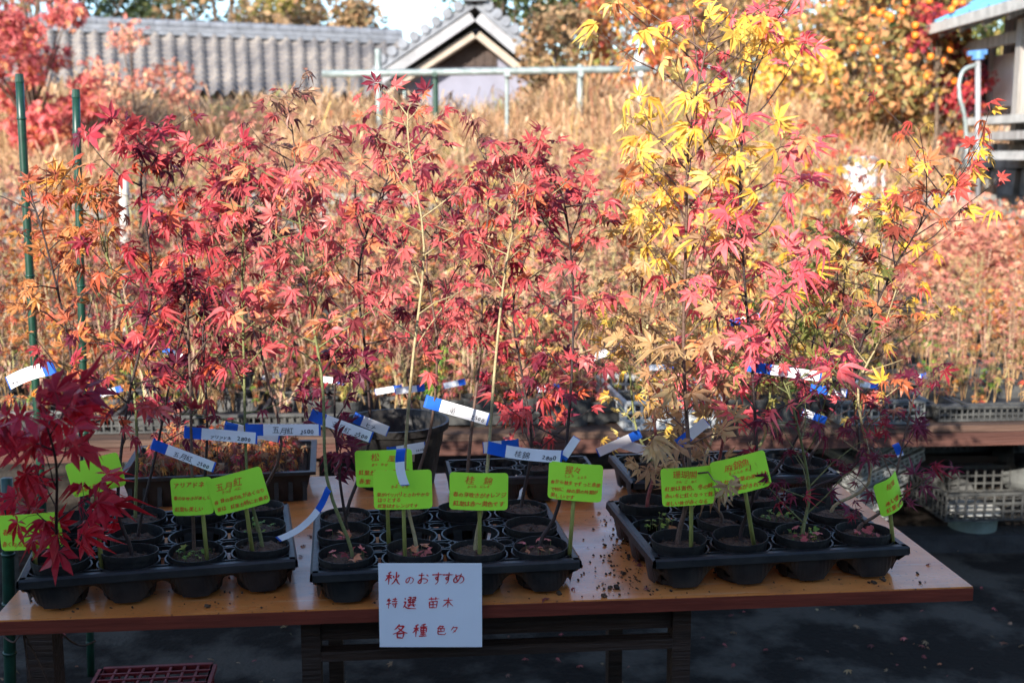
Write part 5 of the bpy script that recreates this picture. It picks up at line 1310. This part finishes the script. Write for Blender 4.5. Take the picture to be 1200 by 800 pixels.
# local frame: x along the eave towards the viewer, y away from the yard
EZ_ = A_.z; LL = LE+3.0; sl = math.tan(R(24))
m = MB()
V = [(-.05, 0, EZ_), (LL, 0, EZ_), (LL, 3.2, EZ_+3.2*sl), (-.05, 3.2, EZ_+3.2*sl)]
m.add(V+[(x, y, z+.03) for x, y, z in V], [(3, 2, 1, 0), (4, 5, 6, 7), (0, 1, 5, 4), (1, 2, 6, 5), (2, 3, 7, 6), (3, 0, 4, 7)])
for k in range(14):
    x = LL*(k+.5)/14; m.bar((x, -.005, EZ_+.045), (x, 3.2, EZ_+3.2*sl+.045), .03, .03)
m.build('roof', M['blueroof'], root)
m = MB(); m.box((LL/2, -.018, EZ_-.01), (LL+.1, .03, .085)); m.build('fascia', M['whitepost'], root)
m = MB()
for k in range(12):
    x = .1+(LL-.2)*k/11; m.bar((x, .03, EZ_-.055), (x, 3.1, EZ_+3.07*sl-.055), .05, .07)
m.box((LL/2, .35, EZ_-.16), (LL, .05, .09)); m.build('rafters', M['oldboard'], root)
zb = P(1110, 178, 11).z; wy = .75
m = MB(); rng = np.random.default_rng(15)
for k in range(24):
    xa = .25+(LL-.3)*k/24; m.box((xa+.09, wy+.012*(k % 2), (zb+EZ_)/2), ((LL-.3)/24-.012, .02, EZ_-zb+.3)); 
m.build('board_wall', M['oldboard'], root)
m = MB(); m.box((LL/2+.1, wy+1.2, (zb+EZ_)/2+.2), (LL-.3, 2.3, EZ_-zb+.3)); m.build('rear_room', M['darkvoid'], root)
def spx(px, py, ly=wy-.03):   # hit of a sight line with the shed front plane, in the shed frame
    d = _dir(px, py); ny_ = Vector((-ex.y, ex.x, 0)); t_ = ((so+ny_*ly)-CAM).dot(ny_)/d.dot(ny_); q = CAM+d*t_-so
    return Vector((q.dot(ex), ly, q.z))
def quadbox(mb, c0, c1, th=.03):
    mb.box(((c0.x+c1.x)/2, c0.y, (c0.z+c1.z)/2), (abs(c1.x-c0.x), th, abs(c1.z-c0.z)))
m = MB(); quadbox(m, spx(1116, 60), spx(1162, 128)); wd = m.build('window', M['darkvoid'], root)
m = MB(); w0 = spx(1116, 60); w1 = spx(1162, 128)
for x in (w0.x, (w0.x+w1.x)/2, w1.x): m.box((x, wy-.06, (w0.z+w1.z)/2), (.05, .03, abs(w0.z-w1.z)))
for z in (w0.z, w1.z): m.box(((w0.x+w1.x)/2, wy-.065, z), (abs(w1.x-w0.x)+.05, .03, .05))
m.build('frame', M['whitepost'], wd)
m = MB(); quadbox(m, spx(1166, 66), spx(1192, 124)); m.build('door_panel', M['tank'], root)
for px in (1100, 1197):
    m = MB(); q = spx(px, 100, .25); m.box((q.x, .25, (zb+EZ_)/2-.05), (.09, .09, EZ_-zb-.02)); m.build('post', M['oldboard'], root)
for py, yy, mt in ((142, .1, 'whitepost'), (160, -.05, 'oldboard'), (182, -.2, 'whitepost')):
    q = spx(1150, py, yy); m = MB(); m.box((q.x+1.6, yy+.3, q.z), (3.6, .7, .06)); m.build('ledge', M[mt], root)
m = MB(); row = 0
while .1+row*.2 < zb-.02:
    x = -.5+rng.uniform(0, .1); z = .1+row*.2
    while x < LL:
        w = rng.uniform(.2, .42); m.box((x+w/2, .45+rng.uniform(-.04, .03), z), (w-.015, .5, .19), Matrix.Rotation(rng.normal(0, .05), 3, 'Y'), taper=rng.uniform(.85, .98)); x += w
    row += 1
m.build('stone_base', M['stone'], root)

# ------------------------------------------------------------------ unseen building behind the photographer, put in to throw the shade over the table
wk = Vector((-2, -3.3, 0))
root = empty('shade_building', wk, 'unseen long building behind the viewer, put in to shade the table', 'building')
EZ = 3.22
m = MB(); m.box((0, -2.2, 1.45), (20, 4, 2.9)); m.build('wall', M['oldboard'], root)
m = MB()
m.add([(-10.6, .35, EZ), (10.6, .35, EZ), (10.6, -2.2, EZ+1.0), (-10.6, -2.2, EZ+1.0), (10.6, -4.8, EZ), (-10.6, -4.8, EZ),
       (-10.6, .35, EZ-.1), (10.6, .35, EZ-.1), (10.6, -2.2, EZ+.9), (-10.6, -2.2, EZ+.9), (10.6, -4.8, EZ-.1), (-10.6, -4.8, EZ-.1)],
      [(0, 1, 2, 3), (3, 2, 4, 5), (7, 6, 9, 8), (8, 9, 11, 10), (0, 6, 7, 1), (5, 4, 10, 11), (0, 3, 9, 6), (3, 5, 11, 9), (2, 1, 7, 8), (4, 2, 8, 10)])
m.build('roof', M['tile'], root)

# ------------------------------------------------------------------ light, sky, camera
SUN_EL = R(21); SUN_AZ = R(24)      # azimuth measured from straight behind the camera towards its left
sd = Vector((-math.sin(SUN_AZ)*math.cos(SUN_EL), -math.cos(SUN_AZ)*math.cos(SUN_EL), math.sin(SUN_EL)))   # towards the sun
li = bpy.data.lights.new('sun', 'SUN'); li.energy = 4.2; li.angle = R(.5); li.color = (1, .93, .84)
lo = bpy.data.objects.new('sun', li); COL.objects.link(lo); lo.rotation_euler = sd.to_track_quat('Z', 'Y').to_euler(); lo.location = (-3, -6, 8)
w = bpy.data.worlds.new('World'); SC.world = w; w.use_nodes = True
nt = w.node_tree; bg = nt.nodes['Background']; sk = nt.nodes.new('ShaderNodeTexSky'); sk.sky_type = 'NISHITA'; sk.sun_disc = False
sk.sun_elevation = SUN_EL; sk.sun_rotation = math.atan2(sd.x, sd.y); sk.altitude = 50; sk.dust_density = .4; sk.ozone_density = 3.0
nt.links.new(sk.outputs[0], bg.inputs['Color']); bg.inputs['Strength'].default_value = .14
cam = bpy.data.cameras.new('camera'); co = bpy.data.objects.new('camera', cam); COL.objects.link(co); SC.camera = co
co.location = CAM; co.rotation_euler = (R(90)-PITCH, 0, 0); cam.sensor_width = 36; cam.lens = 36*FPX/1200; cam.clip_end = 500
cam.dof.use_dof = True; cam.dof.focus_distance = 2.35; cam.dof.aperture_fstop = 4.6
SC.view_settings.view_transform = 'Standard'; SC.view_settings.look = 'None'; SC.view_settings.exposure = 1.45; SC.view_settings.gamma = 1
SC.view_settings.use_curve_mapping = False
SC.cycles.max_bounces = 6; SC.cycles.transparent_max_bounces = 4; SC.cycles.use_denoising = True
